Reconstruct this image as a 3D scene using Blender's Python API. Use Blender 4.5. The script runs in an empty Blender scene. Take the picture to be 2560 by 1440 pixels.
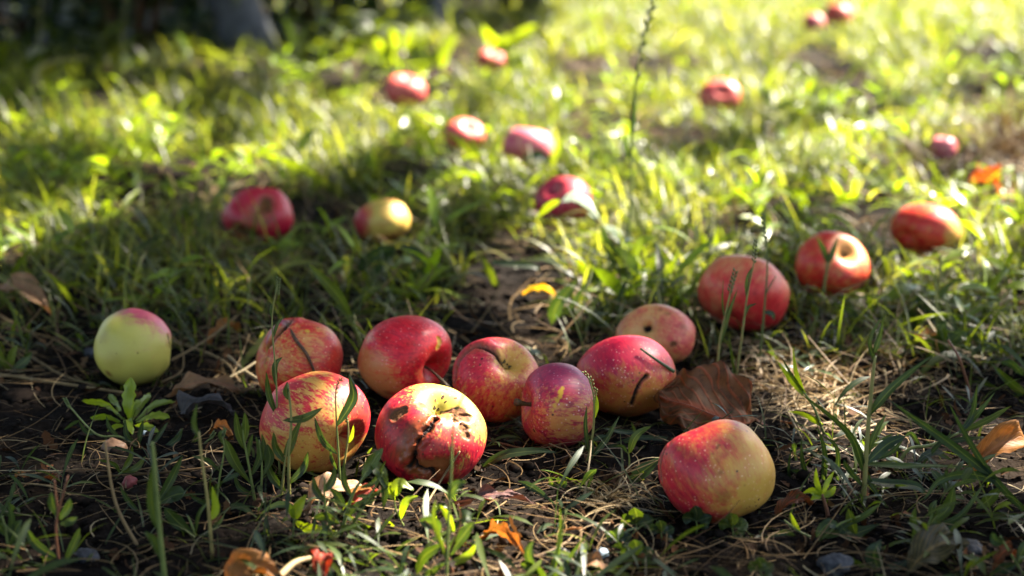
import bpy, math
import numpy as np

# ------------------------------------------------------------------ camera, sky, sun, exposure
SC = bpy.context.scene
COL = SC.collection
R = math.radians
H = 0.405; PITCH = R(14.6); LENS = 50.0; FPX = 2560 * LENS / 36.0

cam_d = bpy.data.cameras.new('camera'); cam = bpy.data.objects.new('camera', cam_d); COL.objects.link(cam)
cam.location = (0, 0, H); cam.rotation_euler = (R(90) - PITCH, 0, 0)
cam_d.lens = LENS; cam_d.sensor_width = 36; cam_d.clip_start = 0.02; cam_d.clip_end = 500
cam_d.dof.use_dof = True; cam_d.dof.focus_distance = 1.06; cam_d.dof.aperture_fstop = 4.2
SC.camera = cam

SUN_AZ, SUN_EL = R(60), R(46)          # azimuth from +Y towards +X
SUN = np.array([math.sin(SUN_AZ) * math.cos(SUN_EL), math.cos(SUN_AZ) * math.cos(SUN_EL), math.sin(SUN_EL)])
w = bpy.data.worlds.new('World'); SC.world = w; w.use_nodes = True
sk = w.node_tree.nodes.new('ShaderNodeTexSky'); sk.sky_type = 'NISHITA'; sk.sun_disc = False
sk.sun_elevation = SUN_EL; sk.sun_rotation = SUN_AZ
bg = w.node_tree.nodes['Background']; bg.inputs['Strength'].default_value = 0.05
w.node_tree.links.new(sk.outputs[0], bg.inputs['Color'])
sun_d = bpy.data.lights.new('sun', 'SUN'); sun_d.energy = 5.0; sun_d.angle = R(0.53); sun_d.color = (1, 0.95, 0.86)
sun = bpy.data.objects.new('sun', sun_d); COL.objects.link(sun); sun.location = (4, 2, 6)
import mathutils
sun.rotation_euler = mathutils.Vector(tuple(SUN)).to_track_quat('Z', 'Y').to_euler()
SC.view_settings.view_transform = 'Standard'; SC.view_settings.look = 'None'
SC.view_settings.exposure = 3.45; SC.view_settings.gamma = 1.0
SC.view_settings.use_white_balance = True; SC.view_settings.white_balance_temperature = 6950; SC.view_settings.white_balance_tint = 12
try:
    SC.cycles.use_denoising = True
    SC.cycles.max_bounces = 8; SC.cycles.transparent_max_bounces = 4
    SC.cycles.sample_clamp_indirect = 6.0
    SC.cycles.caustics_reflective = False; SC.cycles.caustics_refractive = False
except Exception:
    pass

# ------------------------------------------------------------------ helpers
rng = np.random.default_rng(7)
FW = np.array([0, math.cos(PITCH), -math.sin(PITCH)]); UP = np.array([0, math.sin(PITCH), math.cos(PITCH)]); RT = np.array([1., 0, 0])
CAM = np.array([0, 0, H])

def ray(px, py):
    d = RT * ((px - 1280) / FPX) + UP * (-(py - 720) / FPX) + FW
    return d
def gp(px, py, z=0.0):
    d = ray(px, py); t = (z - H) / d[2]
    return CAM + d * t
def atY(px, py, Y):
    d = ray(px, py); return CAM + d * (Y / d[1])
def proj(P):
    Q = np.asarray(P, float) - CAM
    dep = Q @ FW
    dep = np.where(dep < 1e-3, 1e-3, dep)
    return 1280 + FPX * (Q @ RT) / dep, 720 - FPX * (Q @ UP) / dep, dep
def nrm(v):
    v = np.asarray(v, float); return v / (np.linalg.norm(v, axis=-1, keepdims=True) + 1e-12)
def sstep(a, b, x):
    t = np.clip((x - a) / (b - a), 0, 1); return t * t * (3 - 2 * t)

def _hash(i, j, k, s):
    h = (i * 374761393 + j * 668265263 + k * 2147483647 + s * 974634777) & 0xFFFFFFFF
    h = ((h ^ (h >> 13)) * 1274126177) & 0xFFFFFFFF
    return ((h ^ (h >> 16)) & 0xFFFFFF) / float(0xFFFFFF)
def vnoise(P, seed=0):
    P = np.asarray(P, float); I = np.floor(P).astype(np.int64); F = P - I; F = F * F * (3 - 2 * F)
    out = 0
    for a in (0, 1):
        for b in (0, 1):
            for c in (0, 1):
                wgt = (F[..., 0] if a else 1 - F[..., 0]) * (F[..., 1] if b else 1 - F[..., 1]) * (F[..., 2] if c else 1 - F[..., 2])
                out = out + wgt * _hash(I[..., 0] + a, I[..., 1] + b, I[..., 2] + c, seed)
    return out
def fbm(P, seed=0, n=4):
    P = np.asarray(P, float); o = 0; a = 0.5
    for k in range(n):
        o = o + a * vnoise(P * (2 ** k) + 17.3 * k, seed + k); a *= 0.5
    return o / (1 - 0.5 ** n)

def grid(rows):
    return np.array([[int(c) for c in r] for r in rows], float) / 9.0
def gsample(G, px, py):
    x = np.clip((np.asarray(px) - 80) / 160.0, 0, 15 - 1e-6); y = np.clip((np.asarray(py) - 80) / 160.0, 0, 8 - 1e-6)
    i = np.floor(x).astype(int); j = np.floor(y).astype(int); fx = x - i; fy = y - j
    return (G[j, i] * (1 - fx) + G[j, i + 1] * fx) * (1 - fy) + (G[j + 1, i] * (1 - fx) + G[j + 1, i + 1] * fx) * fy

def mesh(name, V, F, mat=None, smooth=True, attrs=None):
    """V (n,3); F (m,k) faces all with k corners, or list of such arrays"""
    me = bpy.data.meshes.new(name)
    V = np.ascontiguousarray(V, np.float32)
    Fs = F if isinstance(F, list) else [F]
    Fs = [np.asarray(f, np.int32) for f in Fs if len(f)]
    loops = np.concatenate([f.ravel() for f in Fs]); cnt = np.concatenate([np.full(len(f), f.shape[1], np.int32) for f in Fs])
    st = np.concatenate([[0], np.cumsum(cnt)[:-1]]).astype(np.int32)
    me.vertices.add(len(V)); me.vertices.foreach_set('co', V.ravel())
    me.loops.add(len(loops)); me.loops.foreach_set('vertex_index', loops.astype(np.int32))
    me.polygons.add(len(cnt)); me.polygons.foreach_set('loop_start', st)
    if smooth:
        me.polygons.foreach_set('use_smooth', np.ones(len(cnt), bool))
    for k, a in (attrs or {}).items():
        a = np.asarray(a, np.float32)
        if a.ndim == 1:
            at = me.attributes.new(k, 'FLOAT', 'POINT'); at.data.foreach_set('value', a)
        else:
            at = me.attributes.new(k, 'FLOAT_VECTOR', 'POINT'); at.data.foreach_set('vector', a.ravel())
    me.update(calc_edges=True); me.validate()
    if mat: me.materials.append(mat)
    return me
def obj(name, me, parent=None, loc=(0, 0, 0), label=None, cat=None, group=None, kind=None):
    o = bpy.data.objects.new(name, me); COL.objects.link(o)
    o.location = tuple(float(c) for c in loc)
    if parent is not None: o.parent = parent
    if label: o['label'] = label
    if cat: o['category'] = cat
    if group: o['group'] = group
    if kind: o['kind'] = kind
    return o

# ------------------------------------------------------------------ node materials
class NT:
    def __init__(s, name):
        s.m = bpy.data.materials.new(name); s.m.use_nodes = True; s.t = s.m.node_tree; s.n = s.t.nodes; s.l = s.t.links
        s.p = s.n['Principled BSDF']; s.out = s.n['Material Output']
    def new(s, t, **kw):
        n = s.n.new(t)
        for k, v in kw.items(): setattr(n, k, v)
        return n
    def link(s, a, b): s.l.new(a, b)
    def val(s, x, sock):
        if isinstance(x, (int, float)): sock.default_value = x
        elif isinstance(x, tuple): sock.default_value = (*x, 1) if len(x) == 3 and sock.type == 'RGBA' else x
        else: s.l.new(x, sock)
    def math(s, op, a, b=0.0, clamp=False):
        n = s.new('ShaderNodeMath', operation=op, use_clamp=clamp); s.val(a, n.inputs[0]); s.val(b, n.inputs[1]); return n.outputs[0]
    def mix(s, f, a, b, blend='MIX'):
        n = s.new('ShaderNodeMix', data_type='RGBA', blend_type=blend, clamp_factor=True)
        s.val(f, n.inputs[0]); s.val(a, n.inputs[6]); s.val(b, n.inputs[7]); return n.outputs[2]
    def attr(s, name, vec=False):
        n = s.new('ShaderNodeAttribute', attribute_name=name); return n.outputs['Vector'] if vec else n.outputs['Fac']
    def noise(s, vec, scale, detail=3, rough=0.5):
        n = s.new('ShaderNodeTexNoise'); n.inputs['Scale'].default_value = scale; n.inputs['Detail'].default_value = detail; n.inputs['Roughness'].default_value = rough
        if vec is not None: s.l.new(vec, n.inputs['Vector'])
        return n.outputs['Fac']
    def ramp(s, f, stops):
        n = s.new('ShaderNodeValToRGB'); e = n.color_ramp.elements
        while len(e) < len(stops): e.new(0.5)
        for el, (p, c) in zip(e, stops):
            el.position = p; el.color = (*c, 1)
        s.val(f, n.inputs[0]); return n.outputs[0]
    def mapr(s, x, a, b, c=0.0, d=1.0):
        n = s.new('ShaderNodeMapRange', interpolation_type='SMOOTHSTEP'); s.val(x, n.inputs[0])
        for i, v in enumerate((a, b, c, d)): n.inputs[i + 1].default_value = v
        return n.outputs[0]
    def coord(s): return s.new('ShaderNodeTexCoord').outputs['Object']
    def bump(s, h, strength, dist):
        n = s.new('ShaderNodeBump'); n.inputs['Strength'].default_value = strength; n.inputs['Distance'].default_value = dist
        s.l.new(h, n.inputs['Height']); s.l.new(n.outputs[0], s.p.inputs['Normal']); return n.outputs[0]

def leaf_mat(name, stops, tcol, transl=0.42, rough=0.38, spec=0.5, veins=0.0, midrib=0.25, midcol=(0.16, 0.2, 0.06), blotch=0.0, blotchcol=(0.1, 0.05, 0.02), dim=0.62):
    """rnd attribute picks the leaf's own colour; ts = (along, across, rnd)"""
    m = NT(name); r = m.attr('rnd'); co = m.coord()
    c = m.ramp(r, [(p_, tuple(x * dim for x in q_)) for p_, q_ in stops])
    n = m.noise(co, 90, 3)
    c = m.mix(0.55, c, m.ramp(n, [(0.3, (0.55, 0.55, 0.55)), (0.7, (1.3, 1.3, 1.2))]), 'MULTIPLY')
    sep = m.new('ShaderNodeSeparateXYZ'); m.link(m.attr('ts', True), sep.inputs[0])
    s = m.math('ABSOLUTE', sep.outputs[1])
    if midrib:
        c = m.mix(m.math('MULTIPLY', m.mapr(s, 0.02, 0.16, 1, 0), midrib), c, midcol)
    hgt = m.math('MULTIPLY', s, 0.3)
    if veins:
        ph = m.math('SUBTRACT', m.math('MULTIPLY', sep.outputs[0], 58.0), m.math('MULTIPLY', s, 22.0))
        wv = m.mapr(m.math('SINE', ph), 0.55, 0.98)
        c = m.mix(m.math('MULTIPLY', wv, veins), c, midcol); hgt = wv
    if blotch:
        b = m.mapr(m.noise(co, 160, 4, 0.65), 0.52, 0.66)
        c = m.mix(m.math('MULTIPLY', b, blotch), c, blotchcol)
    m.link(c, m.p.inputs['Base Color']); m.p.inputs['Roughness'].default_value = rough; m.p.inputs['Specular IOR Level'].default_value = spec
    m.bump(hgt, 0.6 if veins else 0.25, 0.0015)
    if transl:
        tr = m.new('ShaderNodeBsdfTranslucent'); m.link(m.mix(1.0, c, tcol, 'MULTIPLY'), tr.inputs[0])
        mx = m.new('ShaderNodeMixShader'); mx.inputs[0].default_value = transl
        m.link(m.p.outputs[0], mx.inputs[1]); m.link(tr.outputs[0], mx.inputs[2]); m.link(mx.outputs[0], m.out.inputs['Surface'])
    return m.m

GREENS = [(0.0, (0.018, 0.034, 0.011)), (0.35, (0.038, 0.056, 0.010)), (0.7, (0.072, 0.096, 0.015)), (1.0, (0.18, 0.19, 0.06))]
M = {}
M['grass'] = leaf_mat('grass_blade', GREENS, (3.6, 3.4, 0.9), 0.5, 0.42, 0.36)
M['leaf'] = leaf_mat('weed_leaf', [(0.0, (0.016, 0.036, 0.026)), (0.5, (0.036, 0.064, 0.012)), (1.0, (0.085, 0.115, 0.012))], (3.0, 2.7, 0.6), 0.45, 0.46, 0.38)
M['bright'] = leaf_mat('sunlit_leaf', [(0.0, (0.12, 0.2, 0.02)), (1.0, (0.2, 0.26, 0.02))], (2.2, 2.15, 0.5), 0.5, 0.36, 0.5, dim=0.75)  # brighter leaf copy; sunlight on lit leaves put into its colour
M['sun_sheen'] = leaf_mat('sun_sheen_leaf', [(0.0, (0.4, 0.46, 0.45)), (1.0, (0.62, 0.68, 0.66))], (0.9, 1.0, 0.8), 0.15, 0.35, 0.5, dim=1.0)  # white sun sheen of a lit leaf put into the base colour
M['straw'] = leaf_mat('dry_straw', [(0.0, (0.06, 0.03, 0.014)), (0.4, (0.16, 0.095, 0.04)), (0.75, (0.28, 0.19, 0.09)), (1.0, (0.45, 0.36, 0.22))], (1.1, 1.0, 0.8), 0.2, 0.6, 0.15, midrib=0)
M['litter'] = leaf_mat('leaf_litter', [(0.0, (0.015, 0.009, 0.006)), (0.4, (0.055, 0.025, 0.011)), (0.75, (0.13, 0.05, 0.018)), (1.0, (0.24, 0.15, 0.075))], (1.3, 1.0, 0.6), 0.15, 0.8, 0.1, midrib=0, blotch=0.4)
M['crown'] = leaf_mat('apple_tree_leaf', GREENS, (2.6, 2.6, 0.8), 0.3, 0.4, 0.4)
M['stem'] = leaf_mat('weed_stem', [(0.0, (0.06, 0.1, 0.03)), (0.5, (0.16, 0.2, 0.05)), (0.8, (0.3, 0.25, 0.08)), (1.0, (0.2, 0.08, 0.04))], (1, 1, 1), 0.0, 0.5, 0.3, midrib=0)
def simple(name, c1, c2, scale=60, rough=0.8, bump=0.4, dist=0.002, spec=0.3, detail=5):
    m = NT(name); co = m.coord(); n = m.noise(co, scale, detail, 0.6)
    m.link(m.ramp(n, [(0.3, c1), (0.7, c2)]), m.p.inputs['Base Color']); m.p.inputs['Roughness'].default_value = rough; m.p.inputs['Specular IOR Level'].default_value = spec
    m.bump(n, bump, dist); return m.m
M['bark'] = simple('grey_bark', (0.03, 0.033, 0.038), (0.085, 0.09, 0.1), 25, 0.9, 0.8, 0.02)
M['twig'] = simple('twig_bark', (0.03, 0.015, 0.008), (0.1, 0.05, 0.022), 300, 0.7, 0.5, 0.0005)
M['stalk'] = simple('apple_stalk', (0.035, 0.018, 0.008), (0.09, 0.06, 0.02), 400, 0.6, 0.5, 0.0005)
M['crumb'] = simple('soil_crumb', (0.003, 0.0025, 0.002), (0.018, 0.013, 0.01), 120, 1.0, 0.6, 0.002, 0.03)
M['pale_stone'] = simple('pale_stone', (0.2, 0.27, 0.33), (0.36, 0.44, 0.5), 140, 0.55, 0.4, 0.001)
M['grey_stone'] = simple('grey_stone', (0.012, 0.013, 0.016), (0.075, 0.075, 0.08), 160, 0.8, 1.0, 0.004, 0.2)
M['brown_husk'] = simple('brown_husk', (0.07, 0.035, 0.018), (0.2, 0.11, 0.06), 160, 0.6, 0.5, 0.001)

# ------------------------------------------------------------------ apples: where they lie (photo boxes give size and place)
# id: (x0, y0, x1, y1)
AP = dict(A1=(238, 770, 428, 965), A2=(640, 797, 857, 1010), A3=(895, 788, 1130, 1008), A4=(1135, 843, 1352, 1057),
          A5=(650, 928, 926, 1182), A6=(937, 958, 1217, 1212), A7=(1302, 907, 1490, 1120), A8=(1440, 838, 1690, 1042),
          A9=(1540, 760, 1738, 918), A10=(1745, 637, 1973, 828), A11=(1990, 578, 2172, 748), A12=(2230, 508, 2400, 640),
          A13=(1648, 1048, 1937, 1308), A14=(557, 468, 733, 612), A15=(885, 498, 1027, 612), A16=(1335, 440, 1478, 566),
          A17=(1255, 318, 1384, 415), A18=(1108, 295, 1214, 378), A19=(962, 185, 1066, 270), A20=(1190, 122, 1264, 180),
          A21=(1748, 197, 1852, 281), A22=(2060, 8, 2130, 66), A23=(2006, 34, 2062, 82), A24=(2322, 342, 2392, 402))
AI = {}
for k, (x0, y0, x1, y1) in AP.items():
    cx, cy, rx, ry = (x0 + x1) / 2, (y0 + y1) / 2, (x1 - x0) / 2, (y1 - y0) / 2
    d = ray(cx, cy)
    rz = 0.95 * ry / FPX
    t = (H + 0.002) / (-d[2] + rz)
    AI[k] = dict(c=CAM + d * t, rx=rx / FPX * t, ry=ry / FPX * t, t=t, px=(cx, cy, rx, ry), fg=True)

# ------------------------------------------------------------------ ground
def ground_z(x, y, fine=True):
    P = np.stack([x, y, np.zeros_like(x)], -1)
    z = (fbm(P * 3.1, 3, 3) - 0.5) * 0.016
    if fine:
        near = sstep(3.2, 1.4, y)
        z = z + near * ((fbm(P * 45, 11, 3) - 0.5) * 0.013 + np.maximum(vnoise(P * 130, 21) - 0.55, 0) * 0.011)
    for a in AI.values():
        c = a['c']; r = a['rx']
        d2 = ((x - c[0]) ** 2 + (y - c[1]) ** 2) / (r * r)
        z = z * (1 - np.exp(-d2 * 1.2)) - 0.006 * np.exp(-d2 * 2.0)
    return z
def axis_pts(a, b, step, far, n):
    core = np.arange(a, b, step)
    g = np.geomspace(step * 1.5, far, n)
    return np.concatenate([a - np.cumsum(g)[::-1], core, b + np.cumsum(g)])
gx = axis_pts(-0.62, 0.62, 0.0036, 12, 60); gy = axis_pts(0.72, 1.55, 0.0036, 14, 60)
X, Y = np.meshgrid(gx, gy)
Z = ground_z(X, Y) * (np.hypot(X, Y) < 12)
V = np.stack([X, Y, Z], -1).reshape(-1, 3); nx, ny = len(gx), len(gy)
idx = np.arange(nx * ny).reshape(ny, nx)
F = np.stack([idx[:-1, :-1], idx[:-1, 1:], idx[1:, 1:], idx[1:, :-1]], -1).reshape(-1, 4)
m = NT('dark_soil'); co = m.coord()
n1 = m.noise(co, 7, 4); n2 = m.noise(co, 140, 5, 0.7)
c = m.ramp(n2, [(0.32, (0.002, 0.0017, 0.0015)), (0.55, (0.007, 0.0055, 0.0045)), (0.78, (0.024, 0.018, 0.013))])
c = m.mix(m.mapr(n1, 0.45, 0.7), c, m.mix(0.4, c, (0.022, 0.014, 0.008)))
m.link(c, m.p.inputs['Base Color']); m.p.inputs['Roughness'].default_value = 1.0; m.p.inputs['Specular IOR Level'].default_value = 0.04
m.bump(n2, 0.8, 0.004)
obj('ground', mesh('ground', V, F, m.m), kind='structure', label='dark crumbly soil under the grass and fallen apples', cat='ground')

# ------------------------------------------------------------------ apple builder
def apple_mat(name, yellow, red, dark, stripe=0.8, sscale=5.0, dots=0.5, dotcol=(0.75, 0.5, 0.25), rough=0.36, contrast=0.35, mottle=0.35):
    yellow = tuple(x * k_ for x, k_ in zip(yellow, (.84, .78, .7))); red = tuple(x * k_ for x, k_ in zip(red, (.86, .62, .68))); dark = tuple(x * k_ for x, k_ in zip(dark, (.8, .6, .7)))
    m = NT(name); co = m.coord(); sv = m.attr('sv', True); blush = m.attr('blush')
    st = m.noise(sv, sscale, 5, 0.6); st2 = m.noise(sv, sscale * 2.6, 3, 0.6); mo = m.noise(co, 55, 4, 0.6)
    stf = m.noise(sv, sscale * 3.4, 4, 0.65)
    f = m.math('ADD', blush, m.math('MULTIPLY', m.math('SUBTRACT', st, 0.5), stripe * 1.5))
    f = m.math('ADD', f, m.math('MULTIPLY', m.math('SUBTRACT', stf, 0.5), stripe * 1.5))
    f = m.math('ADD', f, m.math('MULTIPLY', m.math('SUBTRACT', mo, 0.5), mottle * 1.6))
    f = m.mapr(f, 0.5 - contrast, 0.5 + contrast)
    rd = m.mix(m.mapr(st2, 0.42, 0.66), red, dark)
    c = m.mix(f, yellow, rd)
    c = m.mix(m.math('MULTIPLY', m.mapr(m.noise(co, 25, 3), 0.5, 0.75), 0.35), c, m.mix(0.5, c, yellow))
    if dots:
        v = m.new('ShaderNodeTexVoronoi'); v.inputs['Scale'].default_value = 330; v.inputs['Randomness'].default_value = 0.9; m.link(co, v.inputs['Vector'])
        dt = m.mapr(v.outputs['Distance'], 0.08, 0.30, 1, 0)
        rn = m.new('ShaderNodeSeparateColor'); m.link(v.outputs['Color'], rn.inputs[0])
        dt = m.math('MULTIPLY', dt, m.mapr(rn.outputs[0], 0.1, 0.95))
        c = m.mix(m.math('MULTIPLY', dt, dots), c, dotcol)
    vs_ = m.new('ShaderNodeTexVoronoi'); vs_.inputs['Scale'].default_value = 120; m.link(co, vs_.inputs['Vector'])
    rs_ = m.new('ShaderNodeSeparateColor'); m.link(vs_.outputs['Color'], rs_.inputs[0])
    c = m.mix(m.math('MULTIPLY', m.math('MULTIPLY', m.mapr(vs_.outputs['Distance'], 0.06, 0.16, 1, 0), m.mapr(rs_.outputs[1], 0.86, 0.9)), 0.9), c, (0.02, 0.01, 0.006))
    c = m.mix(m.math('MULTIPLY', m.mapr(m.noise(co, 38, 5, 0.7), 0.6, 0.74), 0.4), c, (0.2, 0.06, 0.02))
    c = m.mix(m.attr('tint'), c, (0.16, 0.05, 0.12))            # violet skin tint
    c = m.mix(m.attr('flesh'), c, (0.40, 0.23, 0.02))
    fl = m.noise(co, 260, 4, 0.7)
    rr_ = m.attr('rot'); fl2 = m.noise(co, 520, 4, 0.8)
    inner = m.math('MULTIPLY', m.mapr(rr_, 0.86, 0.99), m.mapr(fl2, 0.42, 0.62))
    c = m.mix(m.mapr(m.math('ADD', rr_, m.math('MULTIPLY', m.math('SUBTRACT', fl2, 0.5), 0.9)), 0.25, 0.6), c, m.mix(inner, m.ramp(fl, [(0.4, (0.006, 0.004, 0.003)), (0.65, (0.035, 0.015, 0.008))]), (0.22, 0.08, 0.02)))
    c = m.mix(m.attr('brown'), c, (0.13, 0.045, 0.012))
    c = m.mix(m.attr('crack'), c, (0.008, 0.004, 0.003))
    m.link(c, m.p.inputs['Base Color'])
    ro = m.math('ADD', m.math('MULTIPLY', m.math('ADD', m.attr('rot'), m.attr('crack')), 0.5), m.math('ADD', rough, m.math('MULTIPLY', m.noise(co, 40, 3), 0.16)))
    m.link(ro, m.p.inputs['Roughness']); m.p.inputs['Specular IOR Level'].default_value = 0.3
    m.p.inputs['Subsurface Weight'].default_value = 0.0
    hb = m.math('ADD', m.math('MULTIPLY', m.noise(co, 320, 3), 0.5), m.math('MULTIPLY', m.math('MULTIPLY', fl, m.attr('rot')), 4.0))
    m.bump(hb, 0.18, 0.0008)
    return m.m

def apple_frame(k):
    a = AI[k]; tw = -nrm(a['c'] - CAM); rt = nrm(np.cross([0, 0, 1.0], tw)); up = np.cross(tw, rt)
    return rt, up, tw
def tube(pts, r0, r1, n=6, cap=True):
    pts = np.asarray(pts, float); k = len(pts)
    T = nrm(np.gradient(pts, axis=0)); ref = np.array([0.3, 0.8, 0.5]); A = nrm(np.cross(T, ref)); B = np.cross(T, A)
    ang = np.arange(n) * 2 * math.pi / n; rr = np.linspace(r0, r1, k) if np.isscalar(r0) else np.asarray(r0)
    V = pts[:, None] + rr[:, None, None] * (A[:, None] * np.cos(ang)[None, :, None] + B[:, None] * np.sin(ang)[None, :, None])
    id_ = np.arange(k * n).reshape(k, n); nxt = np.roll(id_, -1, 1)
    F = np.stack([id_[:-1], nxt[:-1], nxt[1:], id_[1:]], -1).reshape(-1, 4)
    V = V.reshape(-1, 3)
    fs = [F]
    if cap: fs += [id_[0][::-1][None], id_[-1][None]]
    return V, fs
def spline(pts, n=14):
    pts = np.asarray(pts, float)
    if len(pts) < 3:
        return pts[0] + (pts[-1] - pts[0]) * np.linspace(0, 1, n)[:, None]
    P = np.vstack([2 * pts[0] - pts[1], pts, 2 * pts[-1] - pts[-2]]); out = []
    seg = len(pts) - 1
    for u in np.linspace(0, seg - 1e-6, n):
        i = int(u); t = u - i; p0, p1, p2, p3 = P[i:i + 4]
        out.append(0.5 * ((2 * p1) + (-p0 + p2) * t + (2 * p0 - 5 * p1 + 4 * p2 - p3) * t * t + (-p0 + 3 * p1 - 3 * p2 + p3) * t ** 3))
    return np.array(out)
def tube_obj(name, pts, r0, r1, mat, parent=None, off=(0, 0, 0), rnd=0.5, n=6, **kw):
    V, F = tube(np.asarray(pts) - np.asarray(off), r0, r1, n)
    me = mesh(name, V, F, mat, True, {'rnd': np.full(len(V), rnd), 'ts': np.tile([0.5, 0.5, rnd], (len(V), 1))})
    return obj(name, me, parent, **kw)

def vdir(u, v):
    return nrm(np.array([u, v, math.sqrt(max(0.02, 1 - u * u - v * v))]))
def apple(k, label, axis, mat, blush, nlon=150, nlat=100, stem_cav=0.36, cal_cav=0.22, elong=0.93, lumps=0.05, cracks=(), pits=(), rots=(), flesh=(), browns=(), tints=(), stalk=None, calyx=False, seed=1, cw=0.34, sw=0.30, shd=0.05, group='fallen apples on the ground', cav_yellow=0.0):
    a = AI[k]; rt, up, tw = apple_frame(k); B = np.stack([rt, up, tw])       # rows: view axes in world
    ax = nrm(np.array(axis, float)); e1 = nrm(np.cross(ax, [0.31, 0.2, 0.93])); e2 = np.cross(ax, e1)
    th = np.linspace(0.0, math.pi, nlat); ph = np.arange(nlon) * 2 * math.pi / nlon
    TH, PH = np.meshgrid(th, ph, indexing='ij')
    rr = 1 - stem_cav * np.exp(-(TH / cw) ** 2) - cal_cav * np.exp(-((math.pi - TH) / sw) ** 2)
    rr = rr * (1 + shd * np.exp(-((TH - 0.9) / 0.45) ** 2) - 0.05 * sstep(1.7, 2.9, TH))
    rr = rr * (1 + 0.018 * np.cos(5 * PH + seed) * sstep(0.2, 1.0, np.sin(TH)) * (0.5 + 0.8 * sstep(1.4, 2.8, TH)))
    N = (np.cos(TH)[..., None] * ax * elong + np.sin(TH)[..., None] * (np.cos(PH)[..., None] * e1 + np.sin(PH)[..., None] * e2))
    D = nrm(N)
    rr = rr * (1 + lumps * 2 * (fbm(D * 1.25 + seed * 7.1, seed, 2) - 0.5))
    P = N * rr[..., None]
    # fit the photographed outline
    hu = (P[..., 0].max() - P[..., 0].min()) / 2; hv = (P[..., 1].max() - P[..., 1].min()) / 2
    cu = (P[..., 0].max() + P[..., 0].min()) / 2; cv = (P[..., 1].max() + P[..., 1].min()) / 2
    P = (P - np.array([cu, cv, 0])) / np.array([hu, hv, (hu + hv) / 2])
    Q = nrm(P)                                                              # direction in view axes
    wob = 0.06 * (fbm(Q * 11, seed + 5, 4) - 0.5)
    sh = TH.shape
    crack = np.zeros(sh); rot = np.zeros(sh); fl = np.zeros(sh); br = np.zeros(sh); tint = np.zeros(sh)
    disp = np.zeros(sh)
    def dist(pts):
        S = np.array([vdir(*p) for p in pts]) if len(pts) == 1 else nrm(spline(np.array([vdir(*p) for p in pts]), 30))
        dd = np.full(sh, 9.0)
        for s_ in S: dd = np.minimum(dd, np.linalg.norm(Q - s_, axis=-1))
        return dd
    for (pts, wd, dp) in cracks:
        wv_ = 0.55 + 0.9 * fbm(Q * 5 + 3.3, seed + 9, 2); d_ = (dist(pts) + wob * 1.3) / wv_
        disp -= dp * np.exp(-(d_ / wd) ** 2) - 0.25 * dp * np.exp(-((d_ - 2.4 * wd) / (1.2 * wd)) ** 2)
        crack = np.maximum(crack, sstep(wd * 1.05, wd * 0.45, d_)); br = np.maximum(br, 0.75 * sstep(wd * 2.2, wd * 0.8, d_))
    for (pts, rad, dp, kind) in pits:
        d_ = dist(pts) + wob * 2.4
        disp -= dp * sstep(rad * 1.25, rad * 0.4, d_)
        if kind == 'rot': br = np.maximum(br, 0.6 * sstep(rad * 2.1, rad * 0.9, d_))
        if kind == 'rot': rot = np.maximum(rot, sstep(rad * 1.3, rad * 0.45, d_))
        elif kind == 'hole': crack = np.maximum(crack, sstep(rad * 1.0, rad * 0.7, d_))
        elif kind == 'flesh': fl = np.maximum(fl, sstep(rad * 1.05, rad * 0.8, d_))
        elif kind == 'brown': br = np.maximum(br, 0.9 * sstep(rad * 1.2, rad * 0.5, d_))
    for (pts, rad) in rots: rot = np.maximum(rot, sstep(rad * 1.05, rad * 0.75, dist(pts) + wob * 1.5))
    for (pts, rad) in flesh: fl = np.maximum(fl, sstep(rad * 1.1, rad * 0.75, dist(pts) + wob))
    for (pts, rad, am) in browns: br = np.maximum(br, am * sstep(rad * 1.3, rad * 0.3, dist(pts) + wob * 2))
    for (pts, rad, am) in tints: tint = np.maximum(tint, am * sstep(rad * 1.3, rad * 0.5, dist(pts) + wob * 3))
    b0, terms = blush
    bl = np.full(sh, float(b0))
    for (dv, amt, lo, hi) in terms: bl = bl + amt * sstep(lo, hi, Q @ nrm(np.array(dv, float)))
    if cav_yellow:
        bl = bl - cav_yellow * np.exp(-(TH / (cw * 1.35)) ** 2)
    P = P * (1 + disp)[..., None]
    Pw = P * np.array([a['rx'], a['ry'], (a['rx'] + a['ry']) / 2])
    W = Pw @ B
    zlow = W[..., 2].min() + a['c'][2]
    idx = np.arange(nlat * nlon).reshape(nlat, nlon); nxt = np.roll(idx, -1, 1)
    F = np.stack([idx[:-1], idx[1:], nxt[1:], nxt[:-1]], -1).reshape(-1, 4)
    sv = np.stack([np.cos(PH) * np.sin(TH).clip(0.25), np.sin(PH) * np.sin(TH).clip(0.25), TH * 0.26 + seed], -1)
    at = {'blush': bl.ravel(), 'rot': rot.ravel(), 'crack': crack.ravel(), 'flesh': fl.ravel(), 'brown': br.ravel(), 'tint': tint.ravel(), 'sv': sv.reshape(-1, 3)}
    me = mesh('apple', W.reshape(-1, 3), F, mat, True, at)
    o = obj('apple', me, None, a['c'], label, 'apple', group)
    rm = (a['rx'] + a['ry']) / 2
    def cav_point(sgn):
        i = 0 if sgn > 0 else nlat - 1
        return W[i].mean(0)
    axw = ax @ B
    if stalk:
        ln, side, tk = stalk
        p0 = cav_point(1) - axw * 0.002; tip = p0 + axw * ln + (np.array(side, float) @ B) * ln
        pts = spline([p0, p0 + axw * ln * 0.55 + (tip - p0 - axw * ln) * 0.2, tip], 8)
        tube_obj('stalk', pts, tk * np.array([0.9, .75, .7, .7, .75, .9, 1.25, 1.3]), None, M['stalk'], o)
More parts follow.
